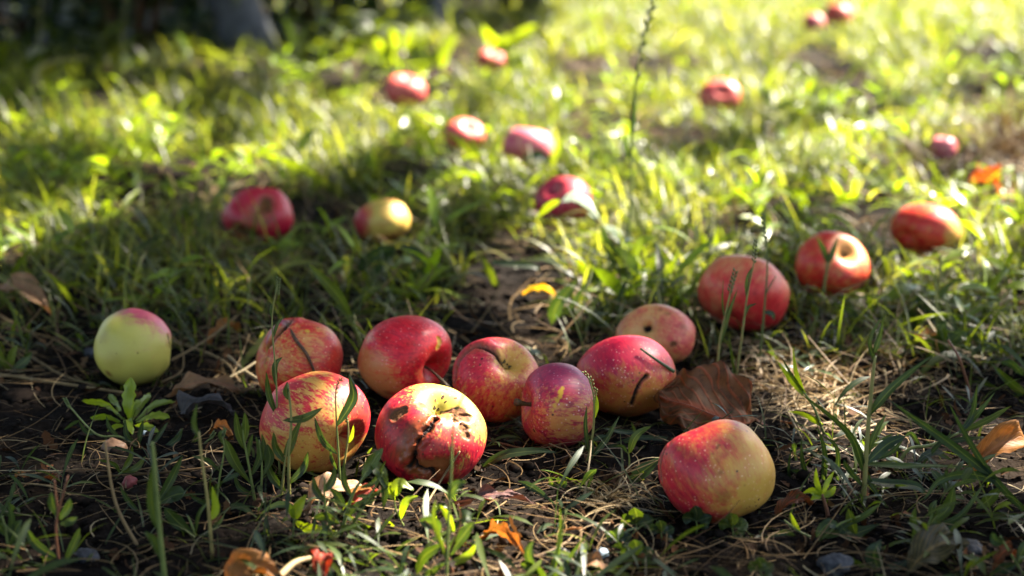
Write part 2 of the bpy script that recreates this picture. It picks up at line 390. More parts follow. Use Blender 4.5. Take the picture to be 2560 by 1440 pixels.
    if calyx:
        p0 = cav_point(calyx); sgn = calyx; vs = []; fs = []; nb = 0
        for q in range(7):
            an = q * 0.9 + seed; si = (np.cos(an) * e1 + np.sin(an) * e2) @ B
            L = 0.0045 * (0.7 + 0.5 * ((q * 37) % 10) / 10)
            ctr = p0 + si * 0.002; pe = np.cross(si, axw)
            rows = [ctr - pe * 0.0022, ctr + pe * 0.0022, ctr + si * L * .35 + sgn * axw * L * .7 + pe * .0014, ctr + si * L * .35 + sgn * axw * L * .7 - pe * .0014,
                    ctr + si * L * (.3 + .7 * (q % 3) / 2) + sgn * axw * L * 1.15]
            vs += rows; fs += [(nb, nb + 1, nb + 2), (nb, nb + 2, nb + 3), (nb + 3, nb + 2, nb + 4)]; nb += 5
        vs = np.array(vs); obj('calyx', mesh('calyx', vs, np.array(fs), M['stalk'], True, {'rnd': np.full(len(vs), .3)}), o)
    return o

RED = (0.5, 0.024, 0.018); DRED = (0.24, 0.006, 0.018); YEL = (0.52, 0.30, 0.05); ORG = (0.56, 0.22, 0.05); PINK = (0.50, 0.05, 0.085)
GRN = (0.42, 0.39, 0.085)
apple('A1', 'pale yellow green apple with pink top lying alone at left', (0.97, -0.14, 0.05), apple_mat('apple_skin_green', GRN, (0.46, 0.09, 0.14), (0.38, 0.05, 0.1), 0.9, 8, 0.12, contrast=0.55, mottle=0.5),
      (-0.15, [((0.5, 0.86, 0.02), 1.2, 0.3, 0.95)]), stem_cav=0.26, cracks=[([(0.86, 0.2), (0.9, -0.05), (0.93, -0.3)], 0.035, 0.05)], browns=[([(-0.62, -0.58)], 0.10, 0.85), ([(-0.7, 0.3)], 0.2, 0.25), ([(-0.5, -0.3)], 0.3, 0.2)],
      rots=[([(0.1, -0.15)], 0.02)], seed=3, elong=1.0, cal_cav=0.0, sw=0.2, lumps=0.05, shd=-0.02, cw=0.27)
apple('A2', 'orange red striped apple split at the top under a brown twig', (-0.92, 0.25, 0.3), apple_mat('apple_skin_orange', (0.5, 0.24, 0.06), RED, (0.36, 0.015, 0.02), 1.1, 7, 0.5, contrast=0.34),
      (0.5, [((0.9, -0.1, 0.2), 0.7, 0.55, 0.95), ((0, -0.9, 0.3), 0.35, 0.3, 0.9), ((-0.1, 1, 0), 0.3, 0.5, 1)]), nlon=220, nlat=150, stem_cav=0.2,
      cracks=[([(-0.12, 0.99), (-0.28, 0.8), (-0.55, 0.52), (-0.86, 0.28)], 0.075, 0.16)], tints=[([(-0.35, 0.9), (-0.7, 0.6)], 0.16, 0.7)], flesh=[([(0.2, 0.66)], 0.05)], browns=[([(-0.86, 0.1)], 0.15, 0.7)], seed=5)
apple('A3', 'large deep red apple with its stalk hollow facing right', (0.74, -0.34, 0.5), apple_mat('apple_skin_red', (0.5, 0.2, 0.07), (0.60, 0.016, 0.03), (0.38, 0.006, 0.02), 0.9, 6.5, 0.7, (0.7, 0.3, 0.25), contrast=0.36, rough=0.31),
      (0.72, [((-0.75, -0.35, 0.5), -0.5, 0.55, 0.98), ((0.3, 0.6, 0.5), 0.4, 0.3, 1)]), stem_cav=0.5, nlon=200, nlat=140, pits=[([(0.73, 0.42), (0.75, 0.3)], 0.07, 0.04, 'flesh')], stalk=(0.026, (0.2, -0.5, 0.3), 0.0014), browns=[([(-0.35, -0.72)], 0.1, 0.6)], seed=8)
apple('A4', 'red apple split open along a dark rim beside its yellow hollow', (0.40, 0.60, 0.66), apple_mat('apple_skin_split', (0.55, 0.31, 0.06), (0.48, 0.03, 0.05), (0.34, 0.01, 0.03), 0.95, 6.5, 0.6, contrast=0.36),
      (0.68, [((-0.3, 0.6, 0.4), 0.4, 0.4, 1), ((0.1, -0.8, 0.5), -0.12, 0.3, 1), ((0.4, 0.6, 0.66), -0.3, 0.96, 1.0)]), nlon=240, nlat=160, stem_cav=0.5, cw=0.38, cav_yellow=0.9,
      cracks=[([(-0.93, 0.05), (-0.84, 0.42), (-0.5, 0.74), (-0.12, 0.78), (0.1, 0.70)], 0.09, 0.17)], browns=[([(-0.6, 0.6), (-0.2, 0.72)], 0.12, 0.5)], rots=[([(-0.35, 0.5)], 0.025), ([(-0.38, 0.33)], 0.018), ([(0.38, 0.52)], 0.07)], seed=11, calyx=1)
apple('A5', 'yellow and red striped apple in front behind tall weed stems', (0.68, -0.5, 0.5), apple_mat('apple_skin_striped', (0.56, 0.30, 0.07), (0.5, 0.025, 0.035), (0.38, 0.012, 0.02), 1.35, 6.5, 0.5, (0.8, 0.5, 0.2), contrast=0.26),
      (0.42, [((0.85, 0.45, 0.1), 0.7, 0.55, 0.95), ((-0.7, 0.5, 0.2), 0.5, 0.6, 0.95), ((0.1, -0.9, 0.4), -0.25, 0.3, 0.9)]), nlon=220, nlat=150, stem_cav=0.42, rots=[([(0.78, 0.42)], 0.03), ([(0.83, 0.25)], 0.035), ([(0.76, 0.12)], 0.025), ([(0.9, 0.0)], 0.04), ([(-0.82, -0.42)], 0.035)], seed=13, cav_yellow=-0.3,
      browns=[([(0.7, -0.5)], 0.16, 0.8)])
apple('A6', 'rotting yellow and red apple with black scabs and a dark crack', (0.20, 0.73, 0.58), apple_mat('apple_skin_rotten', (0.42, 0.38, 0.07), (0.40, 0.018, 0.03), (0.2, 0.005, 0.02), 1.1, 6, 0.5, (0.7, 0.45, 0.2), contrast=0.34, rough=0.3),
      (0.92, [((0.25, 0.85, 0.45), -0.95, 0.66, 1.0), ((0.85, 0.45, 0.3), -0.6, 0.66, 1.0), ((-0.7, -0.1, 0.6), 0.4, 0.5, 1), ((0.15, 0.2, 0.9), -0.2, 0.9, 1)]), nlon=300, nlat=200, stem_cav=0.42, cw=0.3, calyx=1, lumps=0.07,
      cracks=[([(0.10, 0.30), (-0.06, 0.08), (-0.22, -0.14), (-0.28, -0.38), (-0.3, -0.52)], 0.045, 0.12), ([(-0.28, -0.5), (-0.16, -0.66), (0.0, -0.7), (0.05, -0.82)], 0.06, 0.08), ([(-0.3, -0.48), (-0.36, -0.58)], 0.05, 0.08)],
      pits=[([(-0.19, 0.70)], 0.13, 0.04, 'rot'), ([(-0.64, 0.37), (-0.52, 0.46)], 0.12, 0.05, 'rot'), ([(0.13, 0.53), (0.19, 0.49)], 0.085, 0.035, 'rot'),
            ([(0.44, 0.60)], 0.115, 0.05, 'rot'), ([(0.58, 0.53), (0.63, 0.47)], 0.16, 0.07, 'rot'), ([(0.67, 0.34)], 0.14, 0.06, 'rot'), ([(0.52, 0.38)], 0.12, 0.05, 'rot'), ([(0.47, 0.27)], 0.06, 0.04, 'rot'), ([(0.61, 0.12)], 0.11, 0.05, 'rot'), ([(0.62, -0.01)], 0.10, 0.05, 'rot'), ([(-0.2, -0.6), (0.2, -0.62)], 0.26, 0.07, 'brown')],
      rots=[([(x, y)], r) for x, y, r in ((-0.38, 0.68, .022), (-0.1, 0.88, .02), (0.05, 0.93, .022), (0.12, 0.9, .025), (0.28, 0.9, .03), (0.36, 0.84, .03), (0.33, 0.93, .02), (0.45, 0.93, .02), (0.52, 0.8, .03), (0.22, 0.82, .03), (0.08, 0.36, .025), (-0.2, 0.26, .03), (-0.1, 0.2, .05), (0.16, 0.4, .02), (-0.55, 0.78, .02), (-0.28, 0.9, .018))],
      browns=[([(-0.35, -0.1), (-0.1, 0.2), (-0.4, -0.3)], 0.26, 0.75), ([(0.1, -0.75)], 0.35, 0.8)], seed=17)
apple('A7', 'small purple apple with a yellow scrape and dark stalk at left', (-0.93, 0.04, 0.3), apple_mat('apple_skin_purple', (0.46, 0.22, 0.07), (0.36, 0.014, 0.05), (0.2, 0.008, 0.035), 1.1, 6, 0.8, (0.6, 0.35, 0.35), contrast=0.3),
      (0.62, [((0, 1, 0.2), 0.5, 0.2, 0.9), ((0.8, 0, 0.3), -0.2, 0.6, 1), ((0.1, -0.35, 0.9), -0.25, 0.85, 1)]), nlon=200, nlat=140, elong=0.86, stem_cav=0.32, stalk=(0.016, (-0.1, 0.1, 0.15), 0.0024), cal_cav=0.06,
      flesh=[([(0.1, 0.36)], 0.05), ([(0.05, 0.27)], 0.075), ([(0.03, 0.18)], 0.06), ([(-0.03, 0.1)], 0.065), ([(-0.09, 0.0)], 0.05), ([(-0.14, -0.1)], 0.035)], tints=[([(0, 0.85), (-0.3, 0.75), (0.4, 0.75)], 0.6, 0.3)], rots=[([(-0.6, -0.55)], 0.05)], seed=19)
apple('A8', 'crimson apple with pale freckles and a dark vertical gash beside the brown leaf', (-0.35, 0.8, -0.5), apple_mat('apple_skin_crimson', ORG, (0.55, 0.014, 0.05), (0.4, 0.006, 0.04), 0.8, 6, 0.8, (0.8, 0.42, 0.3), contrast=0.36),
      (0.55, [((-0.1, 0.95, 0.2), 0.55, 0.1, 0.85), ((0.3, -0.9, 0.3), -0.3, 0.2, 0.9)]), nlon=220, nlat=150, cal_cav=0.04, elong=0.98, cracks=[([(0.40, 0.02), (0.26, -0.2), (0.18, -0.45), (0.13, -0.72)], 0.03, 0.06)], browns=[([(-0.1, -0.25), (0.15, -0.1)], 0.03, 0.4), ([(0.0, -0.9)], 0.35, 0.6)], rots=[([(0.14, -0.1)], 0.022)], seed=23)
apple('A9', 'yellowish pink apple with a dark round hollow behind the crimson apple', (-0.36, 0.38, 0.80), apple_mat('apple_skin_blush', (0.58, 0.34, 0.12), (0.52, 0.09, 0.07), (0.4, 0.03, 0.04), 0.75, 5, 0.2, contrast=0.4),
      (0.5, [((0.6, 0.2, 0.5), 0.25, 0.5, 1), ((-0.3, -0.5, 0.7), -0.35, 0.6, 1)]), stem_cav=0.42, cav_yellow=0.3, pits=[([(-0.34, 0.34)], 0.23, 0.10, 'hole'), ([(0.44, -0.25)], 0.08, 0.02, 'rot')], browns=[([(0.3, 0.72)], 0.1, 0.6), ([(0.65, 0.3)], 0.12, 0.5), ([(0.1, 0.85)], 0.07, 0.6)], seed=29)
apple('A10', 'large rosy red apple among grass stems right of centre', (0.35, 0.75, -0.5), apple_mat('apple_skin_rosy', (0.55, 0.24, 0.1), (0.56, 0.04, 0.035), (0.46, 0.018, 0.02), 0.7, 4, 0.2, contrast=0.45),
      (0.66, [((-0.2, 0.9, 0.2), -0.2, 0.5, 1), ((0.4, -0.5, 0.5), 0.3, 0.4, 1)]), lumps=0.10, elong=0.85, seed=32)
apple('A11', 'red apple with yellow hollow behind a forked weed at right', (0.45, 0.52, 0.7), apple_mat('apple_skin_scarlet', (0.54, 0.26, 0.07), (0.56, 0.04, 0.025), (0.46, 0.018, 0.015), 0.8, 4, 0.1), (0.7, [((0.6, 0.5, 0.3), -0.35, 0.75, 1)]), cav_yellow=0.6, calyx=1, seed=37)
apple('A12', 'red apple half sunk in grass nearest the right edge', (0.55, 0.3, -0.75), apple_mat('apple_skin_flame', (0.54, 0.30, 0.08), (0.56, 0.04, 0.025), (0.46, 0.018, 0.015), 0.8, 4, 0.1), (0.75, [((0.9, -0.1, 0.2), -0.7, 0.6, 0.95)]), seed=41)
apple('A13', 'large front apple red at left fading to yellow at right', (-0.46, 0.84, -0.06), apple_mat('apple_skin_front', (0.47, 0.29, 0.06), (0.45, 0.022, 0.04), (0.34, 0.008, 0.03), 0.8, 6, 0.5, (0.75, 0.45, 0.3), contrast=0.62, mottle=0.6),
      (0.50, [((-0.85, 0.05, 0.45), 0.42, -0.5, 1.0), ((0.8, -0.3, 0.35), -0.5, -0.2, 1.05), ((-0.1, -0.85, 0.4), 0.25, 0.6, 1)]), nlon=240, nlat=160, stem_cav=0.44, cw=0.30, cal_cav=0.05, elong=1.04, lumps=0.07, stalk=(0.016, (0.3, 0, 0), 0.0013),
      cracks=[([(-0.9, 0.32), (-0.955, 0.1), (-0.94, -0.2)], 0.05, 0.07)], browns=[([(0.02, 0.5), (-0.04, 0.4), (-0.09, 0.33)], 0.022, 0.85), ([(0.05, 0.58)], 0.03, 0.8), ([(0.06, -0.02)], 0.06, 0.55), ([(0.12, -0.45)], 0.16, 0.5), ([(0.0, 0.2)], 0.04, 0.4)],
      rots=[([(x, y)], r) for x, y, r in ((0.68, -0.55, .02), (0.74, -0.5, .016), (0.6, -0.66, .02), (0.55, -0.7, .022), (0.7, -0.62, .012))], seed=43)
apple('A14', 'dark red apple with rotten hollowed side in the left grass', (0.2, 0.5, 0.75), apple_mat('apple_skin_dark', (0.4, 0.12, 0.05), (0.40, 0.008, 0.03), (0.3, 0.004, 0.03), 0.5, 4, 0.1), (0.85, [((0, 0, 1), -0.2, 0.8, 1)]),
      stem_cav=0.15, pits=[([(0.3, 0.6), (0.2, 0.3)], 0.22, 0.16, 'rot'), ([(-0.55, -0.4), (-0.2, -0.6)], 0.2, 0.1, 'rot')], browns=[([(0.1, 0.3), (0.05, -0.1)], 0.42, 0.8)], seed=47, lumps=0.12)
apple('A15', 'small yellow apple with red left cheek behind the front cluster', (-0.3, 0.8, -0.3), apple_mat('apple_skin_small', (0.5, 0.42, 0.08), (0.44, 0.05, 0.05), (0.34, 0.02, 0.03), 0.5, 6, 0.1, contrast=0.6), (0.28, [((-0.95, 0.1, 0.25), 0.75, 0.45, 0.9), ((0.1, 1, -0.2), 0.6, 0.75, 1), ((0.3, -0.9, 0.2), 0.35, 0.5, 1)]), seed=53)
SKR = apple_mat('apple_skin_far_sunlit', (0.66, 0.36, 0.2), (0.6, 0.09, 0.1), (0.48, 0.03, 0.05), 0.6, 4, 0.0)  # red paled to pink: strong sun put into the skin colour
SKP = apple_mat('apple_skin_far_pink', (0.7, 0.4, 0.3), (0.62, 0.14, 0.2), (0.55, 0.08, 0.13), 0.6, 4, 0.0)
SKV = apple_mat('apple_skin_far_violet', (0.4, 0.15, 0.1), (0.36, 0.012, 0.05), (0.24, 0.006, 0.04), 0.6, 4, 0.0)
for k, lab, axd, mt, sd in (('A16', 'purplish red apple under a leaf with painted sun sheen at mid distance', (-0.4, 0.5, 0.6), SKV, 59), ('A17', 'pink apple right of its neighbour amid sunlit blades', (0.2, 0.9, -0.1), SKP, 61),
                            ('A18', 'pink apple in sunlit blades left of a slightly bigger one', (0.3, 0.6, 0.6), SKR, 67), ('A19', 'blurred red apple farther back at upper left of centre', (0.1, 0.8, 0.3), SKR, 71),
                            ('A20', 'small blurred red apple below a big yellow green leaf', (0.2, 0.8, 0.5), SKR, 73), ('A21', 'blurred red apple with sunlit right rim in bright grass', (0.1, 0.3, 0.8), SKR, 79),
                            ('A22', 'farthest blurred red apple near the top right edge', (0.2, 0.8, -0.3), SKR, 83), ('A23', 'tiny blurred pink apple touching the farthest apple', (0.1, 0.9, -0.3), SKP, 89), ('A24', 'pale pink apple peeking over the dry brown tuft', (0, 0.9, 0.1), SKP, 97)):
    apple(k, lab, axd, mt, (0.68, []), nlon=72, nlat=48, seed=sd)

# ------------------------------------------------------------------ ribbons (blades, leaves, straw) as arrays
PROF = {
    'blade': lambda t: (1 - t ** 2.2) * (0.65 + 0.35 * np.minimum(1, t * 4)),
    'lance': lambda t: np.sin(np.pi * np.clip(t, 0, 1) ** 0.85) ** 0.8 * 0.96 + 0.04,
    'straw': lambda t: 1 - 0.6 * t,
    'obl': lambda t: np.sin(np.pi * np.clip(t, 0, 1) ** 1.7) ** 0.75 * 0.92 + 0.08,
    'ovate': lambda t: np.sin(np.pi * np.clip(t, 0, 1) ** 0.7) ** 0.7 * 0.97 + 0.03,
    'jag': lambda t: np.array([.25, .8, .45, 1.0, .6, .75, .1])[:len(t)],
    'leaf': lambda t: np.sin(np.pi * np.clip(t, 0, 1) ** 0.9) ** 0.85 * 0.97 + 0.03,
}
def ribbons(P, az, el, bend, L, W, roll, prof, seg, rnd, fold=0.0, curl=0.0):
    N = len(P); t = np.linspace(0, 1, seg + 1); tm = (t[:-1] + t[1:]) / 2
    one = np.ones(N); curl = one * curl
    def dirs(tt):
        e = el[:, None] + bend[:, None] * tt; a = az[:, None] + curl[:, None] * tt
        return np.stack([np.cos(a) * np.cos(e), np.sin(a) * np.cos(e), np.sin(e)], -1), a, e
    Dm, _, _ = dirs(tm); step = (L / seg)[:, None, None]
    C = np.concatenate([np.zeros((N, 1, 3)), np.cumsum(Dm * step, 1)], 1) + P[:, None]
    D, a, e = dirs(t)
    S0 = np.stack([-np.sin(a), np.cos(a), np.zeros_like(a)], -1); Nn = np.cross(D, S0)
    S = S0 * np.cos(roll)[:, None, None] + Nn * np.sin(roll)[:, None, None]; Nr = np.cross(D, S)
    wd = (W / 2)[:, None] * PROF[prof](t)[None]
    if fold:
        cols = [(-1, fold), (0, 0), (1, fold)]
    else:
        cols = [(-1, 0), (1, 0)]
    V = np.stack([C + S * (s * wd)[..., None] + Nr * (f * wd)[..., None] for s, f in cols], 2)
    k = len(cols); n = (seg + 1) * k
    loc = np.arange(n).reshape(seg + 1, k)
    q = np.stack([loc[:-1, :-1], loc[:-1, 1:], loc[1:, 1:], loc[1:, :-1]], -1).reshape(-1, 4)
    F = (q[None] + (np.arange(N) * n)[:, None, None]).reshape(-1, 4)
    rn = np.repeat(rnd, n); ts = np.zeros((N, seg + 1, k, 3)); ts[..., 0] = t[None, :, None]
    for i, (s, f) in enumerate(cols): ts[:, :, i, 1] = s
    ts[..., 2] = rnd[:, None, None]
    return V.reshape(-1, 3), F, rn, ts.reshape(-1, 3), C
def join_sets(sets):
    Vs, Fs, Rs, Ts, o = [], [], [], [], 0
    for V, F, r_, t_ in sets:
        Vs.append(V); Fs.append(F + o); Rs.append(r_); Ts.append(t_); o += len(V)
    return np.concatenate(Vs), np.concatenate(Fs), np.concatenate(Rs), np.concatenate(Ts)

GREEN = grid(['2111236789999999', '4566667899999988', '8888889999888755', '7766445567877656', '4444333356545566', '1111111122233455', '0011211111123443', '1123432111123554', '3334665432223443'])
STRAW = grid(['1111112334444444', '1111122334444555', '2222222222223487', '3344433333333466', '2233332223333334', '3334333333467754', '3333222333466544', '4433322346444444', '3333334555554444'])
LIT = grid(['2233333568999987', '1333344799999999', '2333457887655667', '1111235336642335', '0000001244432235', '0001000011001111', '0000011111001111', '0000143200001211', '0001477752011111'])

def sample_ground(n, d0, d1, G, power=1.0):
    """points on the visible ground, thinned by the density map"""
    u = rng.random(n); d = d0 * (d1 / d0) ** (u ** power)
    x = (rng.random(n) * 2 - 1) * (0.50 * d + 0.2)
    P = np.stack([x, d, np.zeros(n)], -1)
    px, py, _ = proj(P)
    keep = rng.random(n) < gsample(G, px, py)
    P = P[keep]; P[:, 2] = ground_z(P[:, 0], P[:, 1], True)
    return P
def clear_of_apples(C, keep_p=0.0, shrink=1.0):
    """True for ribbons that neither stand in an apple nor hide one from the photograph's side"""
    ok = np.ones(len(C), bool); pts = C.reshape(-1, 3); px, py, dep = proj(pts)
    lucky = rng.random(len(C)) < keep_p
    for k, a in AI.items():
        cx, cy, rx, ry = a['px']
        e = ((px - cx) / (rx * shrink)) ** 2 + ((py - cy) / (ry * shrink)) ** 2
        hid = ((e < 1) & (dep < np.linalg.norm(a['c'] - CAM) + 0.02)).reshape(len(C), -1).any(1)
        ins = (np.linalg.norm(pts - a['c'], axis=1) < a['rx'] * 1.02).reshape(len(C), -1).any(1)
        p = k in ('A1', 'A2', 'A3', 'A4', 'A5', 'A6', 'A7', 'A8', 'A9', 'A13')
        # low blades in front of the lowest quarter are welcome
        low = ((e < 1) & (py < cy + ry * 0.55) & (dep < np.linalg.norm(a['c'] - CAM) + 0.02)).reshape(len(C), -1).any(1)
        ok &= ~ins & ~(low if True else hid) | (lucky & (not p) & ~ins)
    return ok
def scatter(name, label, cat, mat, specs):
    sets = []
    for sp in specs:
        P = sample_ground(sp['n'], sp['d0'], sp['d1'], sp['G'], sp.get('pw', 1.0))
        if sp.get('clump'):
            sc_ = 0.06 + 0.04 * P[:, 1]; P = P[sstep(0.36, 0.62, vnoise(np.stack([P[:, 0] / sc_, P[:, 1] / sc_, P[:, 0] * 0], -1), 5)) > rng.random(len(P)) * (0.9 - 0.5 * sstep(1.8, 3.2, P[:, 1]))]
        N = len(P)
        U = lambda a, b: a + (b - a) * rng.random(N)
        L = U(*sp['L']) * (1 + sp.get('grow', 0.0) * (P[:, 1] - 1)); W = U(*sp['W']) * (1 + sp.get('growW', sp.get('grow', 0.0)) * (P[:, 1] - 1))
        P[:, 2] += U(*sp.get('z', (-0.002, 0.0)))
        rn = np.clip(rng.normal(sp.get('rm', 0.5), sp.get('rs', 0.22), N), 0, 1)
        args = (U(0, 2 * math.pi), U(*sp['el']), U(*sp['bend']), L, W, U(*sp.get('roll', (-0.6, 0.6))))
        V, F, r_, t_, C = ribbons(P, *args, sp['prof'], sp['seg'], rn, sp.get('fold', 0), U(*sp.get('curl', (0, 0))))
        if sp.get('clear', True):
            ok = clear_of_apples(C, sp.get('lucky', 0.12), sp.get('shrink', 1.0))
            a2 = [x[ok] for x in args]
            # rebuild only the kept ones
            n_ = (sp['seg'] + 1) * (3 if sp.get('fold', 0) else 2)
            V = V.reshape(N, n_, 3)[ok].reshape(-1, 3); r_ = r_.reshape(N, n_)[ok].ravel(); t_ = t_.reshape(N, n_, 3)[ok].reshape(-1, 3)
            nf = len(F) // N; K = int(ok.sum())
            F = (F[:nf][None] + (np.arange(K) * n_)[:, None, None]).reshape(-1, 4)
        sets.append((V, F, r_, t_))
    V, F, r_, t_ = join_sets(sets)
    return obj(name, mesh(name, V, F, mat, True, {'rnd': r_, 'ts': t_}), None, label=label, cat=cat, kind='stuff')

scatter('grass', 'green grass growing thick in the background and thin among the apples', 'grass', M['grass'], [
    dict(n=88000, d0=1.28, d1=8.5, G=GREEN, clump=1, L=(0.03, 0.10), W=(0.0014, 0.0034), el=(0.5, 1.5), bend=(-1.9, -0.2), prof='blade', seg=4, grow=0.12, growW=0.25, rm=0.64, rs=0.25),  # far blades drawn paler, putting stronger sun into their colour
    dict(n=8000, d0=1.25, d1=8.5, G=GREEN, clump=1, L=(0.04, 0.11), W=(0.004, 0.009), el=(0.3, 1.3), bend=(-2.2, -0.5), prof='lance', seg=6, fold=0.25, grow=0.10, growW=0.15, rm=0.55, rs=0.28),
    dict(n=3300, d0=0.7, d1=1.35, G=GREEN, clump=1, L=(0.018, 0.06), W=(0.001, 0.0024), el=(0.3, 1.4), bend=(-1.6, -0.1), prof='blade', seg=5, fold=0.2, rm=0.4, rs=0.2, lucky=0)])
scatter('dry_straw', 'dry tan straw and dead grass strewn over the soil', 'straw', M['straw'], [
    dict(n=20000, d0=1.2, d1=8, G=STRAW, L=(0.03, 0.1), W=(0.0015, 0.003), el=(-0.1, 0.7), bend=(-1.0, 0.3), prof='straw', seg=4, grow=0.1, growW=0.25, curl=(-1.5, 1.5), rm=0.5, z=(0, 0.008)),
    dict(n=8500, d0=0.7, d1=1.35, G=STRAW, L=(0.012, 0.085), W=(0.0005, 0.0014), el=(-0.1, 0.3), bend=(-0.5, 0.2), prof='straw', seg=6, curl=(-1.6, 1.6), rm=0.45, rs=0.27, z=(0.001, 0.008), lucky=0)])
scatter('leaf_litter', 'small brown flakes of dead leaf scattered over dark soil', 'leaf litter', M['litter'], [
    dict(n=5600, d0=0.7, d1=3.5, G=STRAW, L=(0.005, 0.02), W=(0.003, 0.010), el=(-0.3, 0.6), bend=(-1.8, 1.8), prof='jag', seg=6, fold=0.4, curl=(-1.2, 1.2), roll=(-0.8, 0.8), rm=0.4, rs=0.25, z=(0.0, 0.006), grow=0.1, lucky=0)])

# sprigs of low weeds: short stems carrying narrow leaves
def sprigs(name, label, cat, mat, n, d0, d1, G, nl, L, W, prof, h, thin=1.0, rm=0.45):
    P = sample_ground(n, d0, d1, G); sc_ = 0.06 + 0.04 * P[:, 1]
    P = P[sstep(0.34, 0.6, vnoise(np.stack([P[:, 0] / sc_, P[:, 1] / sc_, P[:, 0] * 0], -1), 6)) > rng.random(len(P)) * 0.9]; S = len(P); sets = []
    az0 = rng.random(S) * 6.283; el0 = 0.35 + rng.random(S) * 1.0; hh = h[0] + (h[1] - h[0]) * rng.random(S); rn0 = np.clip(rng.normal(rm, 0.2, S), 0, 1)
    Vs, Fs, r_, t_, C0 = ribbons(P, az0, el0, -0.4 * np.ones(S), hh, np.full(S, 0.0014), rng.random(S) * 3, 'straw', 4, rn0, 0, 0)
    B, AZ, EL, LL, WW, RN, OWN = [], [], [], [], [], [], []
    for j in range(nl):
        f = (j + 0.6 * rng.random(S)) / nl; i = np.minimum((f * 4).astype(int), 3); fr = f * 4 - i
        b = C0[np.arange(S), i] * (1 - fr)[:, None] + C0[np.arange(S), i + 1] * fr[:, None]
        B.append(b); AZ.append(az0 + j * 2.4 + rng.normal(0, .3, S)); EL.append(0.2 + rng.random(S) * 0.9)
        sc = 0.7 + 0.6 * rng.random(S); LL.append((L[0] + (L[1] - L[0]) * rng.random(S)) * sc); WW.append((W[0] + (W[1] - W[0]) * rng.random(S)) * sc); RN.append(np.clip(rn0 + rng.normal(0, .12, S), 0, 1)); OWN.append(np.arange(S))
    B, AZ, EL, LL, WW, RN, OWN = map(np.concatenate, (B, AZ, EL, LL, WW, RN, OWN))
    V, F, r2, t2, C = ribbons(B, AZ, EL, -0.3 - 0.9 * rng.random(len(B)), LL, WW, rng.normal(0, .4, len(B)), prof, 5, RN, 0.22, rng.normal(0, .3, len(B)))
    okl = clear_of_apples(C, 0.0); bad = np.zeros(S, int); np.add.at(bad, OWN, (~okl).astype(int))
    oks = (bad <= 1) & clear_of_apples(C0, 0.0); okl &= oks[OWN]
    def pick(V, F, r, t, ok, per):
        N = len(ok); V = V.reshape(N, per, 3)[ok].reshape(-1, 3); nf = len(F) // N; K = int(ok.sum())
        return V, (F[:nf][None] + (np.arange(K) * per)[:, None, None]).reshape(-1, 4), r.reshape(N, per)[ok].ravel(), t.reshape(N, per, 3)[ok].reshape(-1, 3)
    V, F, r_, t_ = join_sets([pick(Vs, Fs, r_, t_, oks, 10), pick(V, F, r2, t2, okl, 18)])
    return obj(name, mesh(name, V, F, mat, True, {'rnd': r_, 'ts': t_}), None, label=label, cat=cat, kind='stuff')
sprigs('narrow_leaf_weeds', 'low narrow leaved weeds covering the foreground soil', 'weeds', M['leaf'], 1250, 0.72, 1.5, GREEN, 7, (0.014, 0.044), (0.002, 0.0052), 'obl', (0.012, 0.05))
sprigs('broad_leaf_weeds', 'broad leaved low weeds mixed through the sunlit grass', 'weeds', M['bright'], 2400, 1.35, 8, GREEN, 6, (0.024, 0.062), (0.005, 0.013), 'ovate', (0.03, 0.10))

def hugging(name, label, cat, mat, per, L, W, el, bend, prof, rm):
    B = []
    for k in ('A1', 'A2', 'A3', 'A4', 'A5', 'A6', 'A7', 'A8', 'A9', 'A10', 'A11', 'A12', 'A13', 'A14', 'A15', 'A16'):
        a = AI[k]; an = rng.random(per) * 6.283; rr = a['rx'] * (0.75 + 0.45 * rng.random(per))
        B.append(np.stack([a['c'][0] + np.cos(an) * rr, a['c'][1] + np.sin(an) * rr, np.zeros(per)], -1))
    P = np.concatenate(B); P[:, 2] = ground_z(P[:, 0], P[:, 1]) - .001; n = len(P); U = lambda a, b: a + (b - a) * rng.random(n)
    V, F, r_, t_, C = ribbons(P, U(0, 6.283), U(*el), U(*bend), U(*L) * (.6 + .4 * P[:, 1]), U(*W) * (.6 + .4 * P[:, 1]), U(-.7, .7), prof, 5, np.clip(rng.normal(rm, .2, n), 0, 1), 0.2, U(-1, 1))
    ok = clear_of_apples(C, 0, 1.0); K = int(ok.sum()); nf = len(F) // n
    V = V.reshape(n, 18, 3)[ok].reshape(-1, 3); F = (F[:nf][None] + (np.arange(K) * 18)[:, None, None]).reshape(-1, 4)
    obj(name, mesh(name, V, F, mat, True, {'rnd': r_.reshape(n, 18)[ok].ravel(), 'ts': t_.reshape(n, 18, 3)[ok].reshape(-1, 3)}), None, label=label, cat=cat, kind='stuff')
hugging('pressed_grass', 'short bent grass pressed around the bases of the apples', 'grass', M['grass'], 70, (.01, .035), (.001, .0025), (.1, 1.2), (-1.8, -.2), 'blade', .35)
hugging('pressed_straw', 'dry straw bits around the bases of the apples', 'straw', M['straw'], 60, (.01, .05), (.0006, .0013), (-.1, .5), (-1.2, .2), 'straw', .45)
TALL = grid(['5677764100000000', '2222100000000000'] + ['0' * 16] * 7)
sprigs('tall_weeds', 'tall leafy undergrowth in the shaded upper left background', 'undergrowth', M['leaf'], 900, 3.2, 6.0, TALL, 9, (0.05, 0.11), (0.012, 0.03), 'ovate', (0.10, 0.32), rm=0.6)
